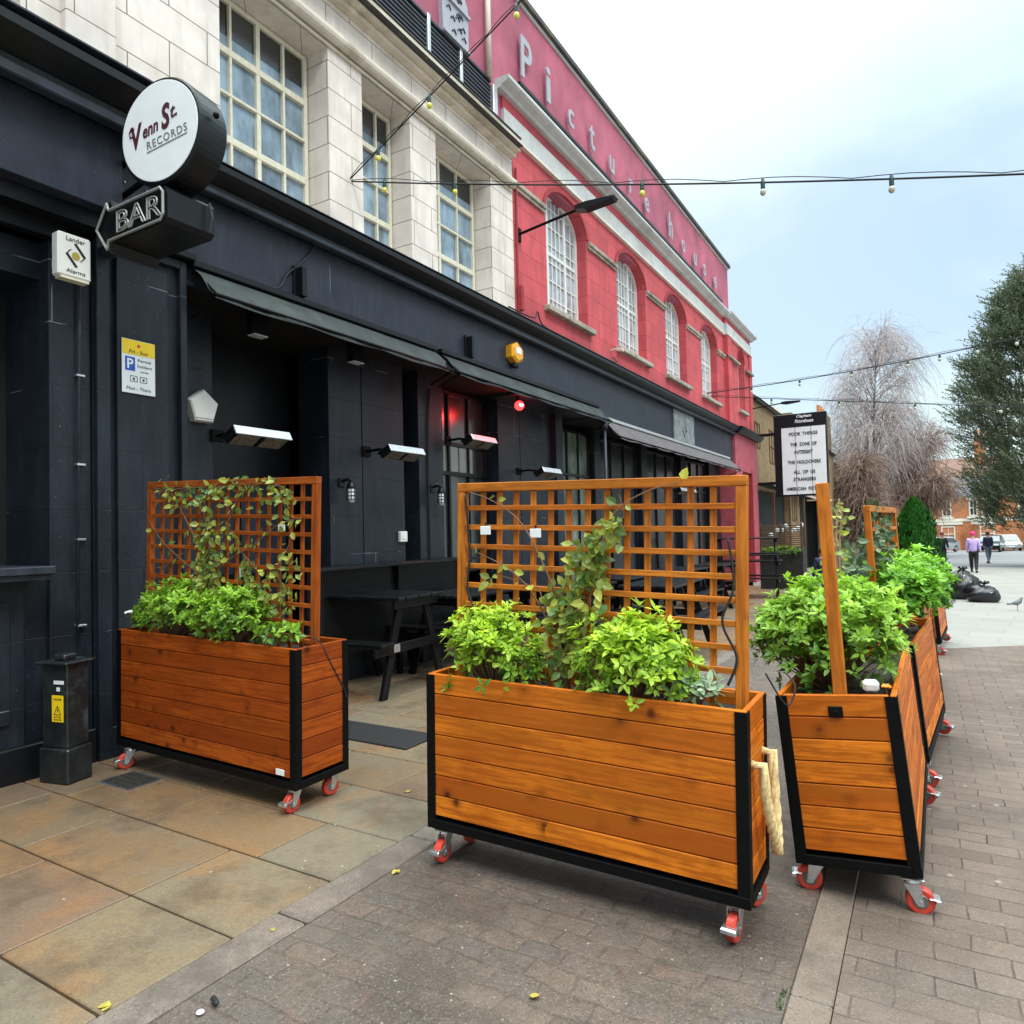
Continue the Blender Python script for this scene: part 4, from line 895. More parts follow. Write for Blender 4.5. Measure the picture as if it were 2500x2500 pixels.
t = thing('yellow_alarm_box', 'yellow hexagonal alarm box with white panel on the fascia', 'alarm box', (WX, 9.3, 4.4))
hx = [(9.3+.20*math.cos(a), 4.37+.17*math.sin(a)) for a in [R(x) for x in (30, 90, 150, 210, 270, 330)]]
hx2 = [(9.3+.15*math.cos(a), 4.37+.125*math.sin(a)) for a in [R(x) for x in (30, 90, 150, 210, 270, 330)]]
mb = MB(); vs = [(WX, *p_) for p_ in hx]+[(WX+.10, *p_) for p_ in hx]+[(WX+.13, *p_) for p_ in hx2]
fs = [(i, (i+1) % 6, 6+(i+1) % 6, 6+i) for i in range(6)]+[(6+i, 6+(i+1) % 6, 12+(i+1) % 6, 12+i) for i in range(6)]+[(17, 16, 15, 14, 13, 12)]
mb.add(vs, fs); mb.build('case', 'yellow', t)
mb = MB(); mb.b2(WX+.13, WX+.134, 9.22, 9.38, 4.35, 4.45, .002); mb.build('panel', 'signwhite', t)
mb = MB(); mb.disc_lathe((WX+.06, 9.3, 4.20), (0, 0, -1), [(.06, -.01), (.06, .04), (.04, .06)], 14); mb.build('strobe', 'rubber', t)

# mural board
t = thing('mural_board', 'grey board with faded relief emblem fixed on the dark fascia', 'board', (WX, 18.2, 4.25))
mb = MB(); mb.b2(WX, WX+.04, 17.32, 19.12, 3.87, 4.64, .005); mb.build('panel', simple('faded grey mural', (.20, .22, .23), .7, 0, .5, 5, .2, dirt=(.42, .44, .44, .7)), t)
mb = MB(); mb.b2(WX+.04, WX+.045, 18.15, 18.35, 4.30, 4.55); mb.tube([(WX+.045, 18.25, 4.3), (WX+.045, 18.4, 4.15), (WX+.045, 18.2, 4.0), (WX+.045, 18.0, 4.15), (WX+.045, 18.25, 4.3)], .02, 5); mb.build('emblem', 'greyink', t)

# caged bulkhead wall lamps
def wall_lamp(y_, x_, z_, lab):
    t = thing('caged_wall_lamp', lab, 'wall lamp', (x_, y_, z_), 0, 'caged lamps on the piers')
    mb = MB(); mb.b2(x_, x_+.03, y_-.045, y_+.045, z_+.05, z_+.16, .008); mb.tube([(x_+.02, y_, z_+.12), (x_+.11, y_, z_+.14), (x_+.16, y_, z_+.10)], .018, 8); mb.disc_lathe((x_+.16, y_, z_+.03), (0, 0, 1), [(.055, 0), (.055, .02), (.035, .07)], 16); mb.build('bracket', 'black', t)
    mb = MB(); mb.disc_lathe((x_+.16, y_, z_-.14), (0, 0, 1), [(.012, 0), (.035, .01), (.045, .05), (.045, .17)], 16); mb.build('glass', 'lampglass', t, smooth=True)
    mb = MB()
    for k in range(4): mb.tube([(x_+.16+.052*math.cos(k*math.pi/4+i), y_+.052*math.sin(k*math.pi/4+i), z) for i, z in ((0, z_+.03), (0, z_-.10))], .004, 5)
    for k in range(4, 8): mb.tube([(x_+.16+.052*math.cos(k*math.pi/4), y_+.052*math.sin(k*math.pi/4), z) for z in (z_+.03, z_-.10)], .004, 5)
    for zz in (z_-.10, z_-.055, z_-.01): mb.tube([(x_+.16+.052*math.cos(k*math.pi/6), y_+.052*math.sin(k*math.pi/6), zz) for k in range(13)], .004, 5)
    mb.build('cage', 'blacksteel', t)
wall_lamp(6.02, RXX, 2.12, 'caged glass wall lamp on the wide black pier left of the white socket')
wall_lamp(7.72, -5.86, 2.12, 'caged glass wall lamp on the pier nearest the large trellis')
# infrared heaters
def heater(y_, x_, z_, lab, L=.62):
    t = thing('patio_heater', lab, 'heater', (x_, y_, z_), 0, 'infrared heaters under the awnings')
    q = T(x_+.55, y_, z_) @ RY(-28)
    mb = MB(q); mb.b2(-.09, .09, -L/2, L/2, .0, .07, .012); mb.b2(-.10, .10, -L/2-.01, L/2+.01, .06, .085, .004); h = mb.build('housing', 'black', t)
    mb = MB(q); mb.b2(.088, .105, -L/2-.01, L/2+.01, -.01, .08, .003); mb.build('rim', 'alu', h)
    mb = MB(q)
    for s_ in (-1, 1): mb.b2(-.075, .075, s_*L/4-L/4+.03, s_*L/4+L/4-.03, -.006, .002, .002)
    mb.build('grille', 'heatglass', h)
    mb = MB(); mb.tube([(x_, y_-.05, z_+.10), (x_+.22, y_-.05, z_+.11), (x_+.5, y_-.05, z_+.05)], .018, 8); mb.b2(x_, x_+.03, y_-.12, y_+.02, z_+.04, z_+.16, .004); mb.build('arm', 'blacksteel', t)
heater(4.40, RXX, 2.50, 'infrared patio heater beside the five sided alarm box')
heater(6.50, RXX, 2.53, 'infrared patio heater above the caged lamp on the wide pier')
heater(8.35, -6.0, 2.86, 'infrared patio heater hung before the green-grey window panes')
heater(10.25, RXX, 2.52, 'infrared patio heater just above the large trellis')
heater(18.0, RXX, 2.5, 'infrared heater under the taupe awning', 1.3)
# downlights
for y_, x_, lab in ((4.62, -5.62, 'small square downlight in the black soffit above the first heater'), (5.98, -5.6, 'small square downlight in the soffit left of the awning joint')):
    t = thing('downlight', lab, 'light', (x_, y_, 3.7), 0, 'downlights in the soffit')
    mb = MB(); mb.b2(x_-.05, x_+.05, y_-.09, y_+.09, 3.60, 3.815, .01); mb.build('case', 'black', t)
    mb = MB(); mb.b2(x_-.045, x_+.06, y_-.08, y_+.08, 3.588, 3.599); mb.build('lens', 'lampglass', t)
# red lamp
t = thing('red_lamp', 'small lit red lamp glowing under the second awning', 'lamp', (-5.5, 9.55, 3.62))
mb = MB(); mb.sphere((-5.48, 9.55, 3.60), .075, 16, 10); mb.build('bulb', 'redglow', t, smooth=True)
mb = MB(); mb.sphere((-5.435, 9.53, 3.60), .03, 12, 8, (1, 1.5, .8)); mb.build('core', 'redcore', t, smooth=True)
mb = MB(); mb.cyl((-5.5, 9.55, 3.64), (-5.5, 9.55, 3.78), .03, 12); mb.build('holder', 'black', t)
pl_ = bpy.data.lights.new('red_light', 'POINT'); pl_.energy = 16; pl_.color = (1, .03, .03); pl_.shadow_soft_size = .05; po = bpy.data.objects.new('red_light', pl_); C.objects.link(po); po.parent = t; po.location = (.13, -.02, -.06)
# white socket
mb = MB(); mb.b2(RXX, RXX+.05, 7.03, 7.18-.01, 1.50, 1.64, .008); o = mb.build('socket_box', 'whitepl'); tag(o, 'small white socket box on the black pier above the picnic table', 'socket')
mb = MB(); mb.b2(RXX+.05, RXX+.056, 7.055, 7.145, 1.535, 1.60, .004); mb.build('cover', 'signwhite', o)
cable([(-5.84, 7.70, 3.6), (-5.84, 7.65, 3.2), (-5.84, 7.63, 2.4), (-5.84, 7.64, 1.0)], .014, 'cable', 'black cable running down the narrow pier beside the caged lamp', 'rubber')

# street lamp arms on the facade
def arm_lamp(y_, lab, L1=1.1, L2=.55, z_=6.36, zz=.14):
    t = thing('wall_street_lamp', lab, 'street lamp', (WX, y_, z_), 0, 'arm lamps on the cinema wall')
    mb = MB(); mb.tube([(WX, y_, z_), (WX+L1, y_, z_+zz)], .022, 8); mb.b2(WX, WX+.03, y_-.05, y_+.05, z_-.12, z_+.1, .005); mb.build('arm', 'blacksteel', t)
    mb = MB(T(WX+L1, y_, z_+zz) @ RY(0)); mb.prism([(-.06, -.03), (.1, -.06), (.55, -.02), (.58, .02), (.12, .045), (-.06, .03)], 1, -.09, .09); mb.build('head', 'black', t)
arm_lamp(9.60, 'long black arm lamp reaching out beside the first arched window')
arm_lamp(26.5, 'far black arm lamp beyond the corner of the cinema', 1.2, z_=5.9, zz=.1)
# small security camera on pink wall
mb = MB(); mb.tube([(WX, 13.35, 5.28), (WX+.12, 13.35, 5.30)], .02, 6); mb.box((WX+.2, 13.35, 5.27), (.16, .08, .07), RY(12), .01); tag(mb.build('security_camera', 'creamplain'), 'small pale security camera on the pink wall between first and second arches', 'camera')

# ------------------------------------------------------------------ electrical feeder pillar
t = thing('feeder_pillar', 'narrow scuffed black electrical pillar with a yellow warning label', 'pillar', (-5.19, 2.60, gz(2.6)), R(14))
scuff = simple('scuffed black paint', (.014, .017, .018), .35, 0, .5, 9, .3, dirt=(.10, .14, .14, .5))
mb = MB(); mb.b2(-.13, .13, -.10, .10, 0, .24, .012); mb.b2(-.112, .112, -.085, .085, .24, .81, .008); mb.build('body', scuff, t, local=True)
mb = MB(); mb.b2(-.145, .145, -.12, .12, .81, .828, .006); mb.b2(-.05, .05, -.05, .05, .828, .87, .01); mb.build('lid', scuff, t, local=True)
mb = MB(); mb.b2(-.02, .08, -.0885, -.0862, .42, .60); lbp = mb.build('warning_label', 'signyellow', t, local=True)
mb = MB(); 
for (a, b), (c_, d_) in zip([(.0, .47), (.06, .47), (.03, .53)], [(.06, .47), (.03, .53), (.0, .47)]): mb.tube([(a, -.0895, b), (c_, -.0895, d_)], .0022, 5)
mb.prism([(.033, .515), (.024, .498), (.031, .498), (.026, .480), (.037, .502), (.030, .502)], 1, -.0905, -.0888)
mb.text('DANGER', T(.03, -.0892, .573) @ RX(90), fit=(.07, .013), ext=.0006); mb.text('ELECTRIC', T(.03, -.0892, .452) @ RX(90), fit=(.07, .010), ext=.0006); mb.text('SHOCK RISK', T(.03, -.0892, .435) @ RX(90), fit=(.07, .010), ext=.0006)
mb.build('label_marking', 'ink', lbp, local=True)
mb = MB(); mb.b2(-.005, .085, -.0885, -.0862, .675, .70, .001); mb.b2(.02, .05, -.0885, -.0862, .628, .655, .001); mb.build('white_sticker', 'signwhite', t, local=True)

# ------------------------------------------------------------------ planters
def make_planter(lab, loc, rz, L, W, z0, z1, mat, tmat, tr=None, tilt=0, rope=False, grp='wheeled timber planters', bolt=False, sticker=False, seed=0, roll=0, troll=0, ttilt=None):
    rnd = random.Random(seed); random.seed(seed)
    t = thing('planter', lab, 'planter', loc, rz, grp)
    q = RY(roll) @ RX(tilt); qt = RY(troll or roll) @ RX(tilt if ttilt is None else ttilt)
    n = 7; ph = (z1-z0-.02)/n; th = .024; FR = .05
    def face(name, along, other, sgn, axis):
        mb = MB(q); tones = [.0, .92, .50, .62, .30, .70, .18] if sgn < 0 else [.4, .1, .7, .3, .9, .2, .5]
        for k in range(n):
            zc = z0+.02+ph*(k+.5); cut = rnd.uniform(-.0006, .0006)
            if axis == 0: mb.box((0, sgn*(W/2-th/2-.004)+cut, zc), (L-.012, th, ph-.0045), None, .003, 0, tones[k])
            else: mb.box((sgn*(L/2-th/2-.004)+cut, 0, zc), (th, W-.07, ph-.0045), None, .003, 1, tones[(k+3) % 7])
        return mb.build(name, mat, t, local=True)
    fp = face('side_panel', L, W, -1, 0); face('side_panel', L, W, 1, 0); ep = face('end_panel', W, L, 1, 1); face('end_panel', W, L, -1, 1)
    mb = MB(q)
    for a in (-1, 1):
        for b in (-1, 1):
            x_, y_ = a*(L/2), b*(W/2)
            mb.b2(min(x_, x_-a*FR), max(x_, x_-a*FR), min(y_, y_-b*.005), max(y_, y_-b*.005), z0, z1-.008); mb.b2(min(x_, x_-a*.005), max(x_, x_-a*.005), min(y_-b*.0052, y_-b*FR), max(y_-b*.0052, y_-b*FR), z0, z1-.008)
    mb.b2(-L/2, L/2, -W/2-.002, -W/2+.035, z0-.045, z0+.0, .002); mb.b2(-L/2, L/2, W/2-.035, W/2+.002, z0-.045, z0, .002)
    mb.b2(-L/2-.002, -L/2+.035, -W/2+.036, W/2-.036, z0-.0445, z0-.0005, .002); mb.b2(L/2-.035, L/2+.002, -W/2+.036, W/2-.036, z0-.0445, z0-.0005, .002)
    mb.b2(-L/2+.04, L/2-.04, -W/2+.04, W/2-.04, z0-.02, z0-.005)
    mb.build('frame', 'blacksteel', t, local=True)
    mb = MB(q); mb.b2(-L/2+.036, L/2-.036, -W/2+.036, W/2-.036, z1-.13, z1-.065)
    for k in range(60):
        x_, y_ = rnd.uniform(-L/2+.05, L/2-.05), rnd.uniform(-W/2+.05, W/2-.05); mb.sphere((x_, y_, z1-.068), rnd.uniform(.01, .025), 6, 4)
    mb.build('soil', 'soil', t, local=True)
    mb = MB(q); mb.b2(-L/2+.006, L/2-.006, -W/2+.03, -W/2+.045, z1-.12, z1-.01); 
    # casters
    for a in (-1, 1):
        for b in (-1, 1):
            front = b < 0
            th_ = rnd.uniform(66, 100)+(0 if front else rnd.choice((0, 150)))
            if L < 1.52: th_ = rnd.uniform(60, 110)*(1 if b < 0 else -1)
            c_ = T(a*(L/2-.07), b*(W/2-.06), 0) @ RZ(th_)
            lift = z0-.045
            mb2 = MB(c_); mb2.b2(-.045, .045, -.04, .04, lift-.008, lift-.0, .002); mb2.disc_lathe((0, 0, lift-.03), (0, 0, 1), [(.03, 0), (.033, .01), (.028, .022)], 14)
            for s_ in (-1, 1):
                mb2.prism([(-.032, lift-.03), (.032, lift-.03), (-.018, .038), (-.042, .038)], 1, s_*.024-.0015, s_*.024+.0015)
            mb2.cyl((-.03, -.03, .056), (-.03, .03, .056), .006, 8)
            cs = mb2.build('caster', 'zinc', t, local=True)
            mb2 = MB(c_); mb2.disc_lathe((-.03, -.02, .056), (0, 1, 0), [(.049, 0), (.056, .006), (.056, .034), (.049, .04)], 28); mb2.build('wheel', 'redpu', cs, local=True, smooth=False)
            mb2 = MB(c_); mb2.disc_lathe((-.03, -.0225, .056), (0, 1, 0), [(.028, 0), (.03, .002), (.03, .043), (.028, .045)], 20); mb2.build('hub', 'hub', cs, local=True)
            if front or L < 1.52:
                mb2 = MB(c_); mb2.b2(-.10, -.06, -.03, .03, .07, .078, .003); mb2.b2(-.105, -.085, -.032, .032, .055, .075, .003); mb2.b2(-.07, -.02, -.018, .018, .075, .084, .002); mb2.build('brake', 'zinc', cs, local=True)
    # trellis
    if tr:
        y_t, hz, lo = tr['y'], tr['h'], tr.get('lo', z1-.12); x0_, x1_ = tr.get('x0', -L/2+.04), tr.get('x1', L/2-.04); P_ = .048
        mb = MB(qt)
        if tr.get('post'):
            mb.b2(x0_, x0_+P_, y_t-.027, y_t+.027, lo, hz, .003, 2); mb.build('upright_post', tmat, t, local=True)
            tr = None
    if tr:
        mb.b2(x0_, x0_+P_, y_t-.02, y_t+.02, lo, hz-.045, .003, 2); mb.b2(x1_-P_, x1_, y_t-.02, y_t+.02, lo, hz-.045, .003, 2); mb.b2(x0_, x1_, y_t-.022, y_t+.022, hz-.0448, hz, .003, 0)
        tf = mb.build('trellis', tmat, t, local=True)
        pv, phz = tr.get('pv', .105), tr.get('ph', .107)
        mb = MB(qt); nv = int(round((x1_-x0_-2*P_)/pv)); 
        for k in range(1, nv):
            x_ = x0_+P_+(x1_-x0_-2*P_)*k/nv; mb.b2(x_-.014, x_+.014, y_t+.001, y_t+.016, lo+.03, hz-.046, .002, 2)
        z_ = hz-.045-phz*.85
        while z_ > lo+.05:
            mb.b2(x0_+P_+.0, x1_-P_-.0, y_t-.016, y_t-.001, z_-.013, z_+.013, .002, 0); z_ -= phz
        mb.build('lattice', tmat, tf, local=True)
    if rope:
        for s_, yy in enumerate((-.07, .09)):
            pass
        mb = MB(q); pts = []
        n_ = 40; xx = L/2+.004
        for i in range(n_+1):
            u = i/n_; a = math.pi*u; pts.append(Vector((xx+.035+.03*math.sin(a), -.10+.20*u, .70-.36*math.sin(a)**.6*(1-.12*math.sin(2*a)))))
        pts = [Vector((xx-.02, -.10, .70))]+pts+[Vector((xx-.02, .10, .70))]
        for k in range(3):
            P2 = []
            for i, p_ in enumerate(pts):
                t_ = (pts[min(i+1, len(pts)-1)]-pts[max(i-1, 0)]).normalized(); a_ = t_.orthogonal().normalized(); b_ = t_.cross(a_); th2 = i*.75+k*2*math.pi/3
                P2.append(p_+(a_*math.cos(th2)+b_*math.sin(th2))*.010)
            mb.tube(P2, .0135, 8)
        mb.build('rope_handle', 'rope', t, local=True, smooth=True)
    if bolt:
        mb = MB(q); mb.b2(-L/2-.008, -L/2, -.03, .03, z1-.10, z1-.05, .003); mb.b2(-L/2-.012, -L/2-.008, -.012, .012, z1-.083, z1-.068, .002); mb.build('socket_plate', 'blacksteel', t, local=True)
    if sticker:
        mb = MB(q); mb.b2(L/2-.17, L/2-.10, -W/2-.003, -W/2+.0025, z0+.03, z0+.065, .001); mb.build('maker_label', 'signwhite', t, local=True)
    return t, q
P1, q1 = make_planter('reddish-brown boarded planter with trellis, standing nearest the black pub wall', (-4.19, 3.13, gz(3.1)), 0, 1.86, .44, .205, 1.0, 'wood1', 'trel1', dict(y=-.0, h=2.06, x0=-.92, x1=.865, pv=.105, ph=.112), sticker=True, seed=11, roll=.9, troll=2.1)
P2, q2 = make_planter('large orange-brown planter in the centre with wide trellis and rope handle', (-1.43, 3.02, gz(3.0)), 0, 1.58, .38, .205, .935, 'wood2', 'trel2', dict(y=.01, h=1.89, x0=-.745, x1=.735, pv=.100, ph=.100), rope=True, seed=12, roll=.8, troll=1.8)
P3, q3 = make_planter('orange-brown planter seen end on with a square black plate, right of the rope handle', (-.285, 4.15, gz(4.1)), R(89.2), 1.50, .50, .20, .915, 'wood2', 'trel2', dict(y=.02, h=1.86, x0=-.72, x1=.70, post=True), tilt=-5.2, ttilt=-2.6, bolt=True, seed=13)
P4, q4 = make_planter('planter directly behind the end-on planter in the right hand row', (-.205, 5.92, gz(5.8)), R(85.5), 1.50, 0.50, .20, .90, 'wood2', 'trel2', dict(y=0, h=1.82, x0=-.70, x1=.70, pv=.14, ph=.14), tilt=-5, ttilt=-2.5, seed=14)
P5, q5 = make_planter('planter under the dark conifer, mostly hidden in the right hand row', (-.20, 8.3, gz(8.3)), R(88), 1.50, .46, .20, .90, 'wood2', 'trel2', None, tilt=-3, seed=15)
P6, q6 = make_planter('farthest planter of the row, just before the black bin bags', (-.035, 11.7, gz(11.7)), R(86), 1.50, .46, .20, .93, 'wood2', 'trel2', None, tilt=-4, seed=16)
# cables and tags on planters
cable([(-3.30, 3.08, .98), (-3.255, 3.12, .94), (-3.25, 3.20, .80), (-3.25, 3.30, .64), (-3.25, 3.34, .55)], .005, 'cable', 'thin cable trailing over the end of the reddish-brown planter', 'rubber')
cable([(-.72, 3.0, 1.55), (-.70, 2.99, 1.35), (-.75, 2.98, 1.2), (-.70, 3.0, 1.05), (-.74, 3.0, .93)], .006, 'cable', 'thin dark cable hanging down the right side of the large trellis', 'rubber')
cable([(-2.06, 3.0, 1.80), (-2.04, 3.0, 1.5), (-2.05, 2.99, 1.3), (-1.98, 2.99, 1.15), (-2.03, 3.0, .97)], .006, 'cable', 'dark cable hanging down the left side of the large trellis', 'rubber')
cable([(-.63, 3.22, .95), (-.56, 3.30, .80), (-.53, 3.36, .87), (-.58, 3.42, .92)], .004, 'cable', 'looped black cable between the rope handle planter and the end-on planter', 'rubber')
for (x, y, z, lab) in ((-3.56, 3.10, 1.66, 'small white tag on the trellis of the reddish-brown planter'), (-1.93, 2.99, 1.61, 'small white tag at the left of the large trellis'), (-1.64, 2.99, 1.59, 'small white tag near the middle of the large trellis')):
    mb = MB(); mb.b2(x-.03, x+.03, y-.008, y, z-.022, z+.022, .002); o = mb.build('plant_tag', 'signwhite'); tag(o, lab, 'tag', 'tags on the trellises')
    mb = MB(); mb.b2(x-.003, x+.003, y-.006, y+.005, z+.022, z+.04); mb.build('tie', 'rubber', o)
mb = MB(); mb.box((-.235, 3.50, .875), (.065, .05, .05), RZ(12) @ RX(10), .012); tag(mb.build('paper_cup', 'whitepl'), 'crumpled white paper cup lying in the end-on planter', 'cup')

# ------------------------------------------------------------------ foliage
def add_leaf(mb, P, dr, nm, L, Wd, rnd, age_shade, curl=.15):
    dr = dr.normalized(); sd_ = dr.cross(nm)
    if sd_.length < 1e-4: sd_ = dr.orthogonal()
    sd_.normalize(); n_ = sd_.cross(dr)
    a = P; tip = P+dr*L-n_*L*curl; mid = P+dr*L*.5-n_*Wd*.12
    l1 = P+dr*L*.35+sd_*Wd*.5+n_*Wd*.06; r1 = P+dr*L*.35-sd_*Wd*.5+n_*Wd*.06; l2 = P+dr*L*.72+sd_*Wd*.38-n_*L*curl*.4; r2 = P+dr*L*.72-sd_*Wd*.38-n_*L*curl*.4
    mb.add([a, l1, l2, tip, r2, r1, mid], [(0, 6, 1), (1, 6, 2), (2, 6, 3), (3, 6, 4), (4, 6, 5), (5, 6, 0)], None, rnd, age_shade)
def rv(r): 
    while True:
        v = Vector((r.uniform(-1, 1), r.uniform(-1, 1), r.uniform(-1, 1)))
        if .05 < v.length < 1: return v.normalized()
def shrub(lab, c, rad, mat='choisya', n=230, L=.055, seed=1, cat='shrub', grp=None, base_z=None, name='shrub', lobes=5, agebias=0.0, per=8):
    r = random.Random(seed); t = thing(name, lab, cat, (c[0], c[1], base_z if base_z is not None else c[2]-rad[2]), 0, grp)
    lb = [(Vector((0, 0, 0)), 1.0)]
    for k in range(lobes):
        v = rv(r); v.z = abs(v.z)*.8; lb.append((Vector((v.x*rad[0]*.5, v.y*rad[1]*.45, v.z*rad[2]*.4)), r.uniform(.45, .62)))
    mb = MB(); st = MB()
    base = Vector((c[0], c[1], c[2]-rad[2]*.95))
    for i in range(n):
        off, s = lb[r.randrange(len(lb))]; v = rv(r)
        if v.z < -.8: v.z = -v.z*.3; v.normalize()
        depth = r.random()**.45
        p = Vector(c)+off+Vector((v.x*rad[0]*s, v.y*rad[1]*s, v.z*rad[2]*s))*(.45+.58*depth+(r.uniform(.1, .3) if r.random() < .07 else 0))
        up = (v*.8+Vector((0, 0, .75))+rv(r)*.35).normalized()
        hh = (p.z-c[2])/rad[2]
        age_shade = max(0, min(1, .30+.48*hh+.35*(depth-.6)+r.uniform(-.25, .25)+agebias))  # new growth lightens the tips; painted shade darkens lower and inner leaves
        a0 = r.uniform(0, 6.28); ort = up.orthogonal().normalized(); o2 = up.cross(ort); m_ = r.randint(per-2, per+2)
        for k in range(m_):
            th = a0+2*math.pi*k/m_*1.62; el = r.uniform(.15, 1.0); rad_d = (ort*math.cos(th)+o2*math.sin(th)); dd = rad_d*math.cos(el)+up*math.sin(el)
            ll = L*r.uniform(.5, 1.3)*(1 if k < m_*.7 else .75)
            add_leaf(mb, p+dd*.006+up*(.012*k/m_), dd, up, ll, ll*.44, r.random(), min(1, max(0, age_shade+(.12 if k > m_*.6 else -.05))), r.uniform(.05, .3))
        if i % 3 == 0: st.tube([base+(p-base)*.15+rv(r)*.01, base+(p-base)*.6+Vector((0, 0, .01)), p], [.004, .003, .0015], 4, False)
    mb.build('foliage', mat, t); st.build('stems', 'vine', t); return t
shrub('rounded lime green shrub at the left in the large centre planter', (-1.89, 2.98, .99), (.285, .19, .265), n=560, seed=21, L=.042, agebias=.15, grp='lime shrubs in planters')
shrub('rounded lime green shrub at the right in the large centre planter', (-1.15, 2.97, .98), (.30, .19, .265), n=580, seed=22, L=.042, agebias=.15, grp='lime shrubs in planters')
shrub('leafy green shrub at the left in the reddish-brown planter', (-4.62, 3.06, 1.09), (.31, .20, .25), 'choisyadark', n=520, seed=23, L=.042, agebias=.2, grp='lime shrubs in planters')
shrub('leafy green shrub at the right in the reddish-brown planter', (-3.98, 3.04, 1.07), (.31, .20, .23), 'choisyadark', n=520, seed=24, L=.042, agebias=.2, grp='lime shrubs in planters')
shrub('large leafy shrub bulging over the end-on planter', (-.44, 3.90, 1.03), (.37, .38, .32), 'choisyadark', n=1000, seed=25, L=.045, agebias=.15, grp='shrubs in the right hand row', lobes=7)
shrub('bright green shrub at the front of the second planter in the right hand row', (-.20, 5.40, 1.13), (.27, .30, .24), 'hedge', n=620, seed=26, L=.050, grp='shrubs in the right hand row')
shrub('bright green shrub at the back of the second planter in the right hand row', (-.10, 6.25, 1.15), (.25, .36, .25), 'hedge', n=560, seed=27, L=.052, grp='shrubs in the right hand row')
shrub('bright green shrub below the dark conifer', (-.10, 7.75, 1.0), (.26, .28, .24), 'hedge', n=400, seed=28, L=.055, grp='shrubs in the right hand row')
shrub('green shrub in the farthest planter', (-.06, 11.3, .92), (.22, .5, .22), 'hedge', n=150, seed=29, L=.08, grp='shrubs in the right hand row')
shrub('small variegated plant at the right corner of the large centre planter', (-.86, 2.93, .905), (.13, .07, .07), 'varieg', n=34, seed=30, L=.05, name='plant', cat='plant', per=6, lobes=2)
shrub('small trailing green plant at the right end of the reddish-brown planter', (-3.50, 3.0, .98), (.17, .09, .07), 'choisyadark', n=36, seed=31, L=.06, name='plant', cat='plant', per=5, lobes=2)
shrub('small plant hanging over the left corner of the reddish-brown planter', (-5.02, 3.02, 1.02), (.09, .07, .06), 'choisyadark', n=18, seed=33, L=.055, name='plant', cat='plant', per=5, lobes=1)
# small flowers in the end-on planter
t = thing('flower', 'orange flower in the right corner of the end-on planter', 'flower', (-.17, 3.48, .84))
mb = MB(); r = random.Random(5)
for k in range(14): a = 2*math.pi*k/7+(k//7)*.4; add_leaf(mb, Vector((-.172, 3.475, .875)), Vector((math.cos(a), math.sin(a)-.5, .5+.4*(k//7))), Vector((0, -.4, 1)), .024, .02, r.random(), .5)
mb.build('petals', 'orangeflower', t); mb = MB(); mb.tube([(-.17, 3.48, .80), (-.172, 3.475, .875)], .003, 5); mb.build('stalk', 'vine', t)
t = thing('flower', 'white flower on the left corner of the reddish-brown planter', 'flower', (-5.0, 2.96, 1.0))
mb = MB()
for k in range(14): a = 2*math.pi*k/7+(k//7)*.4; add_leaf(mb, Vector((-4.98, 2.93, 1.075)), Vector((math.cos(a), math.sin(a)-.5, .4+.4*(k//7))), Vector((.3, -.4, 1)), .032, .026, r.random(), .5)
mb.build('petals', 'whiteflower', t); mb = MB(); mb.tube([(-5.0, 2.96, .98), (-4.98, 2.93, 1.075)], .003, 5); mb.build('stalk', 'vine', t)

def climber(lab, base, paths, leafn, seed, L=.065, mat='ivy', bush=None):
    """paths: lists of points for stems in world space"""
    r = random.Random(seed); t = thing('climbing_plant', lab, 'climbing plant', base)
    st = MB(); lf = MB()
    def smooth(pts):
        P = [Vector(p_) for p_ in pts]; out = []
        for i in range(len(P)-1):
            p0, p1, p2, p3 = P[max(i-1, 0)], P[i], P[i+1], P[min(i+2, len(P)-1)]
            for k in range(6): u = k/6; out.append(.5*((2*p1)+(p2-p0)*u+(2*p0-5*p1+4*p2-p3)*u*u+(3*p1-p0-3*p2+p3)*u**3))
        out.append(P[-1]); return out
    for pts, dens, rad in paths:
        s = smooth(pts); k = len(s); st.tube(s, [rad*(1-.6*i/k) for i in range(k)], 6, True)
        L_ = sum((s[i+1]-s[i]).length for i in range(k-1)); n_ = int(L_*dens)
        for j in range(n_):
            i = min(k-2, int(r.random()*(k-1))); p = s[i].lerp(s[i+1], r.random())
            dd = rv(r); dd.z -= .25; dd.y -= .35; dd.normalize(); nm = Vector((r.uniform(-.5, .5), -1, r.uniform(-.1, .9)))
            o = dd*r.uniform(.01, .04); ll = L*r.uniform(.6, 1.2)
            st.tube([p, p+o], .0016, 3, False)
            add_leaf(lf, p+o, dd, nm, ll, ll*.62, r.random(), max(0, min(1, r.gauss(.42, .3))), r.uniform(0, .3))
    if bush:
        for (c_, rr, n_) in bush:
            for j in range(n_):
                v = rv(r); p = Vector(c_)+Vector((v.x*rr[0], v.y*rr[1], v.z*rr[2]))*r.random()**.5
                dd = rv(r); dd.z -= .2; dd.y -= .3; dd.normalize(); nm = Vector((r.uniform(-.6, .6), -1, r.uniform(-.2, .9))); ll = L*r.uniform(.6, 1.1)
                add_leaf(lf, p, dd, nm, ll, ll*.6, r.random(), max(0, min(1, r.gauss(.35, .3))), r.uniform(0, .3))
    st.build('stems', 'vine', t); lf.build('leaves', mat, t); return t
yt = 2.985
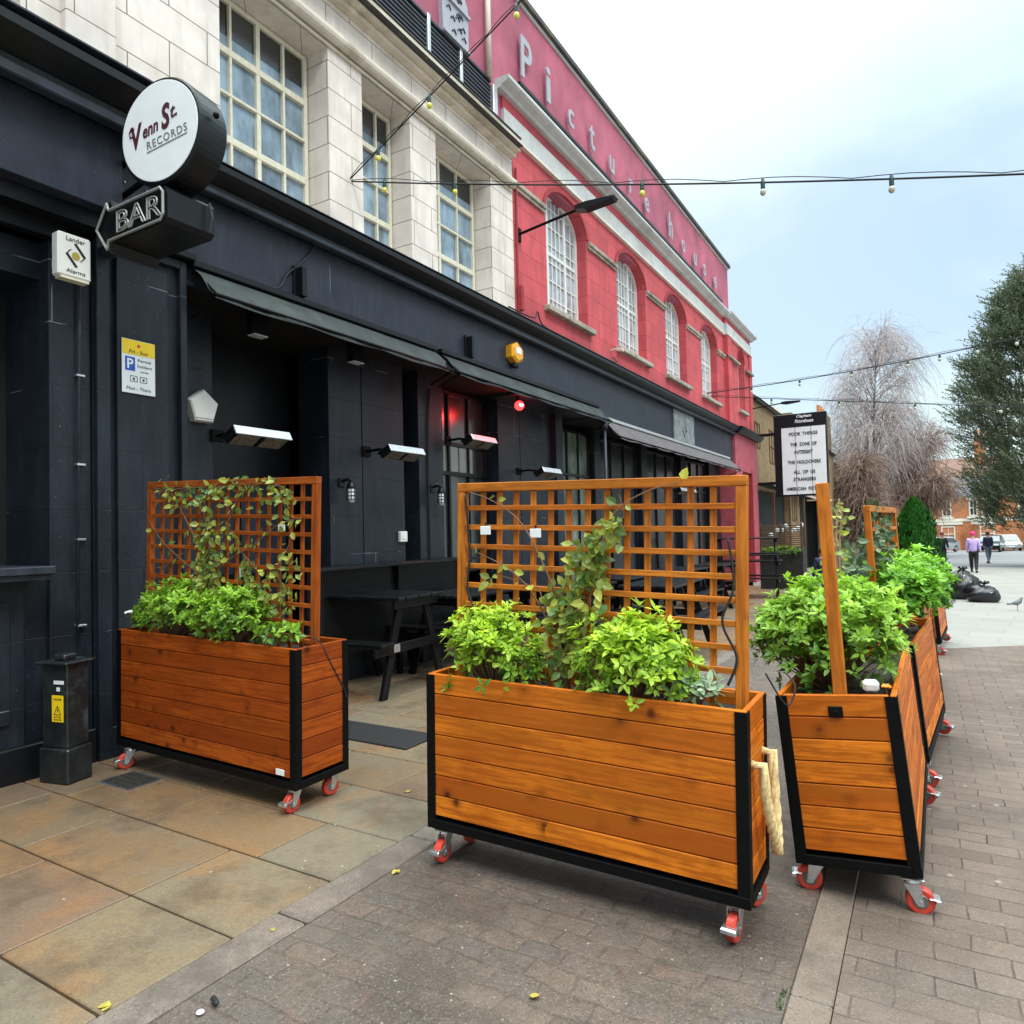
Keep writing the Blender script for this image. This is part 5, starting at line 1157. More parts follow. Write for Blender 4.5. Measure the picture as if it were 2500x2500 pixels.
climber('leafy vine climbing the middle of the large orange-brown trellis', (-1.50, 3.0, .85), [
    ([(-1.50, 3.0, .83), (-1.49, yt, 1.0), (-1.46, yt, 1.15), (-1.42, yt-.02, 1.28), (-1.35, yt, 1.42), (-1.29, yt-.02, 1.55), (-1.24, yt, 1.66)], 75, .012),
    ([(-1.52, 3.0, .83), (-1.54, yt, 1.02), (-1.53, yt, 1.2), (-1.55, yt, 1.32)], 40, .010),
    ([(-1.50, yt, 1.0), (-1.42, yt, 1.12), (-1.36, yt, 1.28), (-1.33, yt, 1.4)], 60, .008),
    ([(-1.55, yt, 1.10), (-1.66, yt-.01, 1.30), (-1.80, yt-.01, 1.42), (-1.98, yt-.01, 1.50)], 10, .005),
    ([(-1.50, yt, 1.2), (-1.60, yt-.01, 1.45), (-1.72, yt-.01, 1.65), (-1.88, yt-.01, 1.76), (-2.02, yt-.01, 1.81)], 6, .005),
    ([(-1.54, yt, 1.05), (-1.62, yt, 1.3), (-1.66, yt, 1.33), (-1.85, yt, 1.38), (-1.90, yt, 1.36)], 12, .004),
    ([(-1.24, yt, 1.66), (-1.15, yt, 1.73), (-1.02, yt, 1.78), (-.90, yt, 1.80)], 8, .004),
    ([(-1.25, yt, 1.6), (-1.18, yt, 1.66), (-1.2, yt, 1.76)], 20, .004)], 0, 41, .062,
    bush=[((-1.37, yt-.02, 1.38), (.15, .04, .22), 120), ((-1.49, yt-.02, 1.22), (.15, .04, .14), 80), ((-1.47, yt, 1.0), (.13, .05, .15), 60), ((-1.26, yt-.02, 1.58), (.08, .03, .10), 26)])
yt = 3.10
climber('leafy vine spreading over the trellis of the reddish-brown planter', (-4.3, 3.12, .9), [
    ([(-4.32, 3.12, .9), (-4.30, yt, 1.15), (-4.33, yt, 1.35), (-4.30, yt, 1.55), (-4.34, yt, 1.72)], 65, .012),
    ([(-4.30, yt, 1.4), (-4.45, yt, 1.6), (-4.6, yt, 1.8), (-4.75, yt, 1.95), (-4.95, yt, 1.99)], 30, .006),
    ([(-4.30, yt, 1.5), (-4.1, yt, 1.7), (-3.95, yt, 1.9), (-3.7, yt, 1.96), (-3.5, yt, 1.9)], 34, .006),
    ([(-4.3, yt, 1.6), (-4.35, yt, 1.85), (-4.2, yt, 1.98), (-4.0, yt, 1.99)], 40, .006),
    ([(-4.98, yt, 1.95), (-4.6, yt, 1.97), (-4.2, yt, 1.96), (-3.8, yt, 1.97)], 34, .004),
    ([(-4.32, yt, 1.3), (-4.1, yt, 1.45), (-3.85, yt, 1.55), (-3.6, yt, 1.68), (-3.38, yt, 1.72)], 26, .006),
    ([(-4.3, yt, 1.3), (-4.6, yt, 1.45), (-4.85, yt, 1.6), (-5.0, yt, 1.75)], 12, .005),
    ([(-3.62, 3.12, .95), (-3.55, yt, 1.2), (-3.60, yt, 1.4), (-3.48, yt, 1.6), (-3.55, yt, 1.85)], 30, .006),
    ([(-3.80, 3.12, .95), (-3.85, yt, 1.2), (-3.78, yt, 1.35), (-3.95, yt, 1.5)], 34, .006),
    ([(-4.6, yt, 1.5), (-4.9, yt, 1.35), (-5.0, yt, 1.2)], 8, .004)], 0, 42, .058,
    bush=[((-4.28, yt-.02, 1.35), (.17, .04, .30), 120), ((-4.2, yt-.02, 1.6), (.25, .04, .16), 70), ((-3.78, yt-.02, 1.25), (.30, .04, .2), 110), ((-4.45, yt-.02, 1.90), (.5, .03, .10), 55), ((-3.6, yt-.02, 1.85), (.25, .03, .12), 34), ((-3.45, yt-.02, 1.35), (.1, .03, .3), 30)])
climber('tangled vine on the trellis above the end-on planter', (-.38, 4.2, .9), [
    ([(-.40, 3.9, .9), (-.42, 4.1, 1.3), (-.43, 4.3, 1.6), (-.44, 4.6, 1.75)], 50, .010), ([(-.40, 4.2, 1.0), (-.44, 4.5, 1.4), (-.44, 4.75, 1.7)], 50, .01), ([(-.42, 4.0, 1.3), (-.42, 3.75, 1.5)], 20, .006)], 0, 43, .04)
climber('dense brown-green vine on the trellis of the second planter in the right hand row', (-.30, 5.9, .9), [
    ([(-.30, 5.6, .9), (-.33, 5.7, 1.3), (-.33, 5.9, 1.65)], 60, .012), ([(-.30, 6.1, .9), (-.30, 6.2, 1.3), (-.30, 6.4, 1.7)], 60, .012)], 0, 44, .065,
    mat='olive', bush=[((-.31, 5.75, 1.36), (.10, .50, .40), 700), ((-.42, 4.8, 1.25), (.12, .25, .28), 170)])

# dark conifer
def conifer(lab, c, h, rad, seed):
    r = random.Random(seed); t = thing('conifer', lab, 'conifer', c); mb = MB()
    for i in range(4600):
        u = r.random(); z_ = u*h; th = r.uniform(0, 6.28); rr = rad*(1-u**2.6)**.8*(.66+.45*r.random())*(1+.13*math.sin(9*u+2*th)+.10*math.sin(17*u-3*th))
        p = Vector((c[0]+rr*math.cos(th), c[1]+rr*math.sin(th), c[2]+z_)); dd = Vector((math.cos(th)*.45, math.sin(th)*.45, 1)).normalized()
        nm = Vector((math.cos(th), math.sin(th), .1)); ag = max(0, min(1, .25+r.gauss(.1, .25)))
        for k in range(3): add_leaf(mb, p, (dd+rv(r)*.3).normalized(), nm, r.uniform(.03, .065), .018, r.random(), ag, .1)
    mb.build('crown', 'thuja', t); mb = MB(); mb.tube([c, (c[0], c[1], c[2]+h*.8)], [.025, .01], 8); mb.build('trunk', 'branch', t)
conifer('dense dark green conifer rising behind the bright shrubs in the row', (-.10, 8.5, .70), 1.12, .27, 51)

# ------------------------------------------------------------------ picnic tables
def picnic(lab, loc, rz, L=1.5, W=.75, h=.95, sh=.50, grp='black picnic tables', full=True):
    t = thing('picnic_table', lab, 'picnic table', loc, rz, grp); random.seed(int(abs(loc[0]*100+loc[1]*10)))
    mb = MB(); n = 7; pw = W/n
    for k in range(n): mb.box((random.uniform(-.008, .008), -W/2+pw*(k+.5), h-.018), (L, pw-.010, .036), None, .005, 0)
    mb.build('table_top', 'table', t, local=True)
    for s in (-1, 1):
        mb = MB()
        for k in range(2): mb.box((0, s*(W/2+.14+.115*k), sh-.018), (L, .105, .036), None, .005, 0)
        mb.build('bench', 'table', t, local=True)
    for e in (-1, 1):
        x_ = e*(L/2-.14)
        for s in (-1, 1):
            mb = MB(); a = Vector((x_, s*(W/2+.12), 0)); b = Vector((x_, s*(W/2-.20), h-.04)); d_ = b-a; ang = math.degrees(math.atan2(d_.y, d_.z))
            mb.box(((a+b)/2), (.045, .095, d_.length), RX(-ang), .004, 2); mb.build('leg', 'table', t, local=True)
        mb = MB(); mb.box((x_+e*.0455, 0, sh-.085), (.045, W+.62, .095), None, .004, 1); mb.box((x_+e*.046, 0, h-.082), (.045, W-.04, .09), None, .004, 1); mb.build('crossbeam', 'table', t, local=True)
    if full:
        mb = MB(); mb.b2(L/2-.075, L/2-.068, -.43, -.33, sh-.12, sh-.04, .002); mb.build('metal_bracket', 'zinc', t, local=True)
    return t
def copy_tree(o, parent=None):
    c_ = o.copy(); C.objects.link(c_); c_.parent = parent
    for ch in list(o.children): copy_tree(ch, c_)
    return c_
pt = picnic('black picnic table nearest the camera, between the two trellis planters', (-5.30, 5.98, gz(5.9)), R(3), L=1.18, W=.84, h=1.045, sh=.60)
proto = picnic('black picnic table seen through the left half of the large trellis', (-4.3, 8.6, gz(8.6)), R(86), L=1.7, W=.80, h=1.0, sh=.56)
for (x, y, a, dz, lab) in [(-4.95, 7.45, 88, .0, 'black picnic table close behind the nearest one, beside the pier with the socket'), (-3.3, 9.8, 93, 0, 'black picnic table seen through the right half of the large trellis'),
                       (-4.5, 11.2, 90, 0, 'black picnic table behind the middle of the large trellis, further down the front'), (-4.4, 14.0, 88, 0, 'black picnic table under the start of the taupe awning'),
                       (-4.2, 19.8, 8, 0, 'black picnic table at the base of the stacked pair beside the large trellis post'), (-4.25, 19.85, 10, .62, 'black picnic table stacked on top of another beside the large trellis post'),
                       (-4.4, 17.0, 90, 0, 'black picnic table in front of the mural end of the taupe awning')]:
    c_ = copy_tree(proto); c_.matrix_world = T(x, y, gz(y)+dz) @ RZ(a); c_['label'] = lab
# high drinking shelf along the wall
t = thing('drinking_shelf', 'high narrow black drinking shelf on legs in front of the wide pier', 'shelf', (-5.62, 6.6, gz(6.6)))
mb = MB()
for k in range(3): mb.box((-5.75+.13*k, 6.75, 1.245), (.12, 3.1, .035), None, .004, 1)
mb.build('shelf_top', 'table', t); 
mb = MB(); mb.b2(-5.70, -5.66, 5.25, 8.25, .25, 1.224, .004, 1); mb.build('front_board', 'table', t)
for yy in (5.4, 6.7, 8.1):
    mb = MB(); mb.b2(-5.66, -5.60, yy-.03, yy+.03, gz(yy), 1.225, .004, 2); mb.build('leg', 'table', t)

# slatted timber screen, shed, brick houses
t = thing('slatted_screen', 'low brown slatted timber screen before the dark lean-to', 'screen', (-3.9, 23, gz(23)))
mb = MB()
for k in range(12): mb.box((-3.9, 23.0, .84+k*.066+.02), (1.26, .02, .034), None, .003, 0)
mb.build('slats', 'screen', t)
for x in (-4.5, -3.9, -3.3):
    mb = MB(); mb.b2(x-.03, x+.03, 23.012, 23.07, gz(23), 1.66, .004, 2); mb.build('post', 'screen', t)
mb = MB(); mb.b2(-4.54, -3.26, 22.96, 23.1, gz(23), .78, .01); mb.build('trough', 'shed', t)
shrub('low mixed plants growing along the foot of the slatted screen', (-3.9, 22.95, .80), (.62, .12, .12), 'choisyadark', n=60, seed=61, L=.10, name='plant', cat='plant', lobes=0, per=5)
t = thing('lean_to_shed', 'dark lean-to bar shed with pale sloping roof edge beside the cinema corner', 'shed', (-5.4, 33, gz(33)))
mb = MB(); mb.b2(-5.44, -5.40, 27.25, 40, -1.2, 2.95); mb.b2(-5.40, -4.9, 39.9, 40, -1.2, 2.85); mb.build('back_wall', 'dark', t)
sl_ = RX(math.degrees(math.atan(GS)))
mb = MB(); mb.box((-5.12, 33.6, 3.06), (.62, 12.8, .05), sl_); rf = mb.build('roof', 'shed', t)
mb = MB(); mb.box((-4.79, 33.6, 3.03), (.05, 12.8, .13), sl_, .008); mb.build('fascia_board', simple('pale pinkish board', (.50, .38, .34), .7), rf)
for yy in (27.4, 31, 35, 39.8):
    mb = MB(); mb.b2(-4.90, -4.82, yy-.05, yy+.05, -1, 2.85, .005, 2); mb.build('post', 'screen', t)
mb = MB(); mb.b2(-5.0, -4.7, 27.4, 34, -1, .62, .01); mb.build('counter', 'shed', t)
mb = MB()
for k in range(8): mb.sphere((-5.1, 28+k*1.1, 1.2+.4*random.random()), .12, 8, 6)
mb.build('hanging_jar', 'lampglass', t)

t = thing('brick_terrace', 'yellow-brown stock brick building beyond the pink cinema', 'building', (-5.45, 40, gz(40)))
mb = MB(); mb.b2(-12, WX, 27.25, 54, -2, 6.45); mb.b2(WX, WX+.25, 33, 36, -1, 4.8); mb.build('wall', 'stock', t)
mb = MB(); mb.prism([(WX+.22, 6.45), (-12, 6.45), (-12, 9.0), (-9, 9.2)], 1, 27.2, 54.05); rf = mb.build('roof', 'slate', t)
mb = MB(); mb.b2(WX, WX+.16, 27.2, 54, 6.36, 6.48, .01); mb.build('gutter', 'black', rf)
mb = MB(); mb.b2(-9.3, -6.9, 46, 54, 7.0, 8.6); ch = mb.build('chimney', 'stock', rf); mb = MB()
for k in range(8): mb.cyl((-8.0, 46.5+k*1.05, 8.6), (-8.0, 46.5+k*1.05, 9.2), .14, 8)
mb.build('chimney_pot', 'whitest', ch)
for (a, b, z0_, z1_) in ((27.35, 28.3, 4.6, 5.6), (30.2, 31.3, 4.2, 5.6), (33.8, 35.0, 1.8, 4.0), (38, 39.2, 3.2, 5.2), (43, 44.2, 3.2, 5.2)):
    mf, mg = MB(), MB(); xx = WX+.26 if 33 < a < 36 else WX+.01; gable_window(mf, mg, xx+.02, a, b, z0_, z1_, 2, [((z0_+z1_)/2, .06)], .07); wd = mf.build('window', 'screen', t); mg.build('pane', 'darkglass', wd)
t = thing('brick_terrace', 'lower brown brick terrace behind the film board, next to the birch', 'building', (-5.45, 62, gz(62)))
mb = MB(); mb.b2(-12, WX, 54.2, 75, -2, 5.9); mb.b2(WX, WX+.6, 60, 64, -2, 3.2); mb.build('wall', 'stock', t)
mb = MB(); mb.prism([(WX+.2, 5.9), (-12, 5.9), (-12, 8.0), (-9, 8.0)], 1, 54.2, 75.05); rf = mb.build('roof', 'slate', t)
mb = MB(); mb.b2(-6.9, -5.9, 54.5, 57.5, 5.9, 9.6); ch = mb.build('chimney', 'stock', rf); mb = MB()
for k in range(3): mb.cyl((-6.4, 55+k, 9.6), (-6.4, 55+k, 10.3), .17, 8, .13)
mb.build('chimney_pot', 'redbrick', ch)
for k in range(6):
    a = 56+k*3.1
    mf, mg = MB(), MB(); gable_window(mf, mg, WX+.03, a, a+1.1, 3.2, 5.0, 2, [(4.1, .06)], .08); wd = mf.build('window', 'whitest', t); mg.build('pane', 'darkglass', wd)

# film title board
t = thing('film_board', 'tall black framed letter board listing film titles in black on white', 'letter board', (-3.75, 26.85, 2.65))
bx = -3.74; W_ = 1.72; Y_ = 26.8
mb = MB(); mb.b2(bx-W_/2-.06, bx+W_/2, Y_+.02, Y_+.32, 2.64, 5.62, .015); mb.b2(-5.3, bx-W_/2, Y_+.1, Y_+.2, 4.9, 5.0); mb.b2(-5.3, bx-W_/2, Y_+.1, Y_+.2, 3.1, 3.2); mb.build('case', 'black', t)
mb = MB(); mb.b2(bx-.66, bx+.81, Y_, Y_+.03, 2.70, 5.12, .004); fcb = mb.build('light_panel', 'signwhite', t)
mb = MB(); mb.b2(bx-.66, bx+.81, Y_-.006, Y_-.001, 5.15-.02, 5.16-.02)
for xx in (bx-.19, bx+.34): mb.b2(xx-.008, xx+.008, Y_-.004, Y_-.0005, 2.7, 5.12)
titles = [('POOR  THINGS', 4.88, .95), ('THE  ZONE  OF', 4.50, .88), ('INTEREST', 4.22, .62), ('THE  HOLDOVERS', 3.86, 1.10), ('ALL  OF  US', 3.50, .72), ('STRANGERS', 3.24, .74), ('AMERICAN  FICTION', 2.90, 1.25)]
for tx, z_, w_ in titles: mb.text(tx, front_xf(bx+.08, Y_-.006, z_), fit=(w_, .125), bold=.02, ext=.004)
mb.build('film_titles', 'ink', fcb)
mb = MB(); mb.text('Clapham', front_xf(bx+.12, Y_+.012, 5.50), fit=(.50, .13), shear=.3, bold=.02, ext=.006); mb.text('Picturehouse', front_xf(bx+.12, Y_+.012, 5.34), fit=(.62, .13), shear=.3, bold=.02, ext=.006); mb.build('name_lettering', 'signwhite', t)

# red brick houses closing the street
def house(x0, x1, Y, lab, seed, bay, wins_, gab):
    z0_ = -1.9; t = thing('brick_house', lab, 'house', ((x0+x1)/2, Y, z0_), 0, 'red brick houses closing the street')
    mb = MB(); mb.b2(x0, x1-.001, Y, Y+8, z0_, 4.3); mb.build('wall', 'redbrick', t)
    mb = MB(); mb.add([(x0, Y-.3, 4.3), (x1, Y-.3, 4.3), (x1, Y+4, 6.6), (x0, Y+4, 6.6), (x1, Y+8.2, 4.3), (x0, Y+8.2, 4.3)], [(0, 1, 2, 3), (3, 2, 4, 5), (0, 3, 5), (1, 4, 2)]); rf = mb.build('roof', 'slate', t)
    if gab is not None:
        mb = MB(); mb.add([(gab-1.35, Y-.5, 4.3), (gab+1.35, Y-.5, 4.3), (gab, Y-.5, 5.9), (gab, Y+2.6, 5.9), (gab-1.35, Y+.2, 4.3), (gab+1.35, Y+.2, 4.3)], [(0, 1, 2), (0, 2, 3, 4), (1, 5, 3, 2)]); mb.build('gable', simple('dark slate gable', (.17, .17, .19), .7), rf)
    mb = MB(); mb.b2(x0, x1-.01, Y-.08, Y-.001, 1.55, 1.85); mb.b2(x0, x1-.01, Y-.12, Y-.001, 4.12, 4.28); mb.build('stone_band', 'whitest', t)
    for (a, b, c0, c1) in wins_:
        mf, mg = MB(), MB(); q_ = Matrix(((0, 1, 0, 0), (-1, 0, 0, Y-.10), (0, 0, 1, 0), (0, 0, 0, 1)))
        mf.xf = q_; mg.xf = q_; gable_window(mf, mg, .02, a, b, c0, c1, 2, [((c0+c1)/2, .09)], .13, .12); wd = mf.build('window', 'whitest', t); mg.build('pane', 'darkglass', wd)
        mb = MB(); mb.b2(a-.2, b+.2, Y-.22, Y-.001, c1+.02, c1+.26); mb.build('lintel', 'whitest', wd); mb = MB(); mb.b2(a-.2, b+.2, Y-.2, Y-.001, c0-.22, c0-.02); mb.build('sill', 'whitest', wd)
    if bay is not None:
        mb = MB(); mb.prism([(bay-1.3, Y-.01), (bay-.8, Y-.9), (bay+.8, Y-.9), (bay+1.3, Y-.01)], 2, z0_, 1.2); bo = mb.build('bay', 'redbrick', t)
        mb = MB(); mb.prism([(bay-1.4, Y-.005), (bay-.85, Y-1.0), (bay+.85, Y-1.0), (bay+1.4, Y-.005)], 2, 1.2, 1.5); mb.build('bay_cap', 'whitest', bo)
        mf, mg = MB(), MB(); q_ = Matrix(((0, 1, 0, 0), (-1, 0, 0, Y-.93), (0, 0, 1, 0), (0, 0, 0, 1))); mf.xf = q_; mg.xf = q_
        gable_window(mf, mg, .02, bay-.65, bay+.65, -.75, 1.05, 2, [(.2, .09)], .13, .1); wd = mf.build('window', 'whitest', t); mg.build('pane', 'glass', wd)
house(-6.0, -1.2, 90, 'red brick house mostly hidden behind the birch, leftmost of the far row', 1, -4, [(-4.6, -3.4, 2.1, 3.9)], None)
house(-1.2, 3.65, 90, 'orange-red brick house with grey slate roof and dark gable at street end', 2, 2.1, [(-.6, .3, 2.1, 3.6), (1.6, 2.5, 2.1, 3.9), (-.3, .6, -.8, 1.1)], 2.1)
house(3.65, 7.6, 90, 'paler brick house with white framed windows, right neighbour of the gabled house', 3, 5.6, [(4.1, 4.9, 2.1, 3.9), (5.2, 6.4, 2.1, 3.9)], None)
house(7.6, 13.0, 90, 'brick house half hidden behind the big evergreen tree', 4, 10, [(8.4, 9.6, 2.1, 3.9)], None)
t = thing('garden_wall', 'low tan rendered wall beneath the big evergreen tree', 'wall', (9, 70, gz(70)))
mb = MB(); mb.box((8.6, 71, gz(71)+.35), (.35, 30, 1.0), RX(math.degrees(math.atan(GS))), .02); mb.build('masonry', 'tan wall', t); mb = MB(); mb.box((8.6, 71, gz(71)+.90), (.45, 30.1, .09), RX(math.degrees(math.atan(GS))), .02); mb.build('capping', 'whitest', t)
t = thing('brick_house', 'far brown roofed house with tall red chimney above the street end', 'house', (6, 115, -2))
mb = MB(); mb.b2(-9, 11, 112, 120, -2.5, 7.5); mb.build('wall', 'redbrick', t)
mb = MB(); mb.add([(-9.3, 111.6, 7.4), (11.3, 111.6, 7.4), (9.5, 116, 10.4), (-9.3, 116, 10.4), (11.3, 120.4, 7.4), (-9.3, 120.4, 7.4)], [(0, 1, 2, 3), (3, 2, 4, 5), (0, 3, 5), (1, 4, 2)]); rf = mb.build('roof', simple('brown tile roof', (.20, .11, .08), .8), t)
mb = MB(); mb.b2(6.2, 7.4, 114.5, 117, 9, 13.2); ch = mb.build('chimney', 'redbrick', rf); mb = MB()
for k in range(2): mb.cyl((6.5+k*.6, 115.7, 13.2), (6.5+k*.6, 115.7, 14.2), .22, 8)
mb.build('chimney_pot', 'redbrick', ch)

# ------------------------------------------------------------------ trees
def limb(mb, r, p0, d0, L, r0, seg=7, wob=.25, grav=0.0):
    pts = [Vector(p0)]; d_ = Vector(d0).normalized()
    for i in range(seg): d_ = (d_+rv(r)*wob*.5+Vector((0, 0, grav))).normalized(); pts.append(pts[-1]+d_*L/seg)
    mb.tube(pts, [r0*(1-.75*i/seg) for i in range(seg+1)], 6, False); return pts
def birch(lab, base, H, spread, seed, mat='birch', ntw=26, low=.2, tw=.016, droop=1.0, name='birch_tree'):
    r = random.Random(seed); t = thing(name, lab, 'tree', base); tr = MB(); twm = MB()
    B = Vector(base); trunk = [B+Vector((math.sin(i*.9)*.15, 0, H*.86*i/9)) for i in range(10)]
    tr.tube(trunk, [.19*(1-.85*i/9) for i in range(10)], 8)
    tips = []
    for k in range(80):
        u = low+(1-low)*((k+r.random())/80)**1.25; i = min(8, int(u*9)); p = trunk[i].lerp(trunk[i+1], u*9-i if u*9-i < 1 else .99)
        th = r.uniform(0, 6.28); ln = spread*(1.05-.62*u)*r.uniform(.6, 1.1); d_ = Vector((math.cos(th), math.sin(th), r.uniform(.7, 1.9)))
        pts = limb(tr, r, p, d_, ln, .07*(1-u*.6), 7, .35, -.03)
        for q_ in pts[2:]:
            for j in range(2): tips.append((q_, d_))
    for (q_, d_) in tips:
        for j in range(r.randint(2, 3) if q_.z-B.z > H*.62 else r.randint(3, 5)):
            dd = (Vector((d_.x, d_.y, 0)).normalized()*.5+rv(r)*.6+Vector((0, 0, .5))).normalized(); ln = r.uniform(1.2, 4.4)*droop; pts = [q_]; 
            for s_ in range(8): dd = (dd+Vector((0, 0, -.40*droop if s_ > 0 else 0))+rv(r)*.12).normalized(); pts.append(pts[-1]+dd*ln/8)
            twm.tube(pts, [tw*(1-.6*i/8) for i in range(9)], 3, False)
            if r.random() < .5:
                a = pts[4]; d2 = (rv(r)*.6+Vector((0, 0, -.7))).normalized(); twm.tube([a, a+d2*.5, a+d2*.9+Vector((0, 0, -.15))], tw*.6, 3, False)
    tr.build('trunk', 'branch', t); twm.build('twigs', mat, t); return t
birch('tall weeping bare birch with mauve-brown drooping twigs', (-3.0, 60, gz(60)), 18.6, 5.8, 71, low=.26, tw=.015)
birch('shorter reddish-brown bare tree in front of the tall birch, lower right', (-.4, 66, gz(66)), 10.5, 4.6, 72, 'birchred', low=.30, droop=.62, tw=.02, name='bare_tree')
birch('short bare tree beside the brick terrace left of the tall birch', (-4.0, 55, gz(55)), 7.5, 2.4, 73, 'birchred', low=.12, tw=.018, droop=.6, name='bare_tree')

def evergreen(lab, base, H, rad, seed):
    r = random.Random(seed); t = thing('evergreen_tree', lab, 'tree', base); B = Vector(base); tr = MB(); lf = MB()
    tr.tube([B, B+Vector((.05, 0, H*.3)), B+Vector((0, .1, H*.75))], [.30, .22, .08], 10)
    cl = []
    for k in range(640):
        u = r.random()**.85; z_ = H*(.13+.87*u); prof_ = math.sin(math.pi*min(1, (u*.80+.16)))**.75; th = r.uniform(0, 6.28)
        rr = rad*prof_*(.35+.75*r.random()**.6); p = B+Vector((rr*math.cos(th), rr*math.sin(th), z_))
        cl.append((p, Vector((math.cos(th), math.sin(th), .9))))
        if k % 3 == 0: tr.tube([B+Vector((0, 0, z_*.72)), B+Vector((rr*.5*math.cos(th), rr*.5*math.sin(th), z_*.9)), p], [.03, .02, .01], 5, False)
    for p, d_ in cl:
        for s_ in range(22):
            q_ = p+rv(r)*r.uniform(.1, .72); dd = (d_.normalized()+rv(r)*.5).normalized(); ln = r.uniform(.35, .75)
            ag = max(0, min(1, r.gauss(.35, .28)))
            tr.tube([q_, q_+dd*ln], .010, 3, False)
            for j in range(11):
                a = q_+dd*ln*(j/10); ld = (dd*.8+rv(r)*.8).normalized(); add_leaf(lf, a, ld, rv(r), r.uniform(.09, .16), .045, r.random(), ag, .1)
    tr.build('trunk', 'branch', t); lf.build('crown', 'olive', t)
evergreen('big grey-green evergreen tree at the right edge of the street', (5.5, 43, gz(43)), 14.6, 3.7, 81)

# ------------------------------------------------------------------ string lights
def string_light(lab, A_, B_, bulbs, sag=.3, mat='bulb', th=.010, size=1.0, mats=None):
    t = thing('string_light', lab, 'string lights', A_, 0, 'festoon lights strung over the street'); A_ = Vector(A_); B_ = Vector(B_)
    def P(u): return A_.lerp(B_, u)+Vector((0, 0, -sag*4*u*(1-u)))
    mb = MB(); mb.tube([P(i/40) for i in range(41)], th, 6); mb.tube([P(i/40)+Vector((0, 0, .015+.03*abs(math.sin(i*math.pi/5)))) for i in range(41)], th*.5, 5); mb.build('cable', 'rubber', t, smooth=True)
    for bi, u in enumerate(bulbs):
        p = P(u); mb = MB(); mb.disc_lathe((p.x, p.y, p.z-.085*size), (0, 0, 1), [(.018*size, 0), (.026*size, .01), (.026*size, .06), (.014*size, .095)], 12); h = mb.build('lamp_holder', simple('green lamp holder', (.01, .05, .045), .5) if 'green lamp holder' not in bpy.data.materials else bpy.data.materials['green lamp holder'], t)
        mb = MB(); mb.sphere((p.x, p.y, p.z-.118*size), .036*size, 12, 8, (1, 1, 1.2)); mb.build('bulb', mats[bi] if mats else mat, h, smooth=True)
An = Vector((-5.45, 5.79, 5.63))
# rising string: passes overhead to the right
B1 = Vector((-1.2, 5.0, 7.15)); 
string_light('festoon string with bulbs coloured by a yellow reflection rising steeply over the cream facade', An, (-2.45, 5.75, 7.06), [.14, .38, .74], sag=.0, size=.8, th=.008)
string_light('festoon string crossing near level from the cream wall over the whole street', An+Vector((0, .02, -.02)), (2.6, 6.6, 3.85), [.055, .165, .41, .54, .66, .78], sag=.10, size=.72, th=.008, mats=['bulb', 'bulb', 'bulb', 'bulbclear', 'bulbclear', 'bulbclear'])
string_light('second festoon string, rising right to the evergreen tree', (-5.4, 20.5, 5.53), (3.2, 20.0, 5.98), [.15, .3, .45, .6, .68, .77, .86], sag=.12, mat='bulbclear', th=.012, size=1.1)
string_light('lowest festoon string, near level, behind the second one', (-5.4, 20.95, 5.51), (3.4, 20.0, 4.0), [.2, .4, .6, .8], sag=.0, mat='bulbclear', th=.010, size=1.0)

# ------------------------------------------------------------------ rubbish bags, pigeon, leaves
def bag(lab, c, s, seed):
    r = random.Random(seed); t = thing('bin_bag', lab, 'bin bag', (c[0], c[1], gz(c[1])), 0, 'black bin bags'); mb = MB(); nu, nv = 30, 18; vs = []; fs = []
    ks_ = [(r.uniform(2, 7), r.uniform(1, 6), r.uniform(0, 6)) for _ in range(7)]
    for i in range(nv+1):
        ph = math.pi*i/nv
        for j in range(nu):
            th = 2*math.pi*j/nu; w_ = 1+sum(.035*math.sin(a*th+b*ph+c2) for a, b, c2 in [(round(k[0]), k[1], k[2]) for k in ks_])
            w_ -= .05*abs(math.sin(5*th+3*ph)); z_ = math.cos(ph); zz = z_ if z_ > -.55 else -.55
            vs.append((c[0]+s[0]*w_*math.sin(ph)*math.cos(th), c[1]+s[1]*w_*math.sin(ph)*math.sin(th), gz(c[1])+s[2]*(zz+.55)*w_))
    for i in range(nv):
        for j in range(nu): j2 = (j+1) % nu; fs.append((i*nu+j, (i+1)*nu+j, (i+1)*nu+j2, i*nu+j2))
    mb.add(vs, fs); mb.build('sack', 'bag', t, smooth=True)
    mb = MB(); top = Vector((c[0]+s[0]*.1, c[1], gz(c[1])+s[2]*1.5))
    for k in range(5): a = k*1.3; mb.tube([top-Vector((0, 0, .05)), top+Vector((0, 0, .04)), top+Vector((.10*math.cos(a), .08*math.sin(a), .10))], [.03, .018, .035], 5)
    mb.build('tied_neck', 'bag', t)
bag('larger black bin bag leaning against the farthest planter', (.72, 20.9, 0), (.42, .36, .46), 1)
bag('smaller glossy black bin bag lying in front on the paving', (1.12, 20.1, 0), (.36, .30, .25), 2)
bag('black bin bag half hidden behind the farthest planter', (.42, 21.6, 0), (.36, .32, .40), 3)

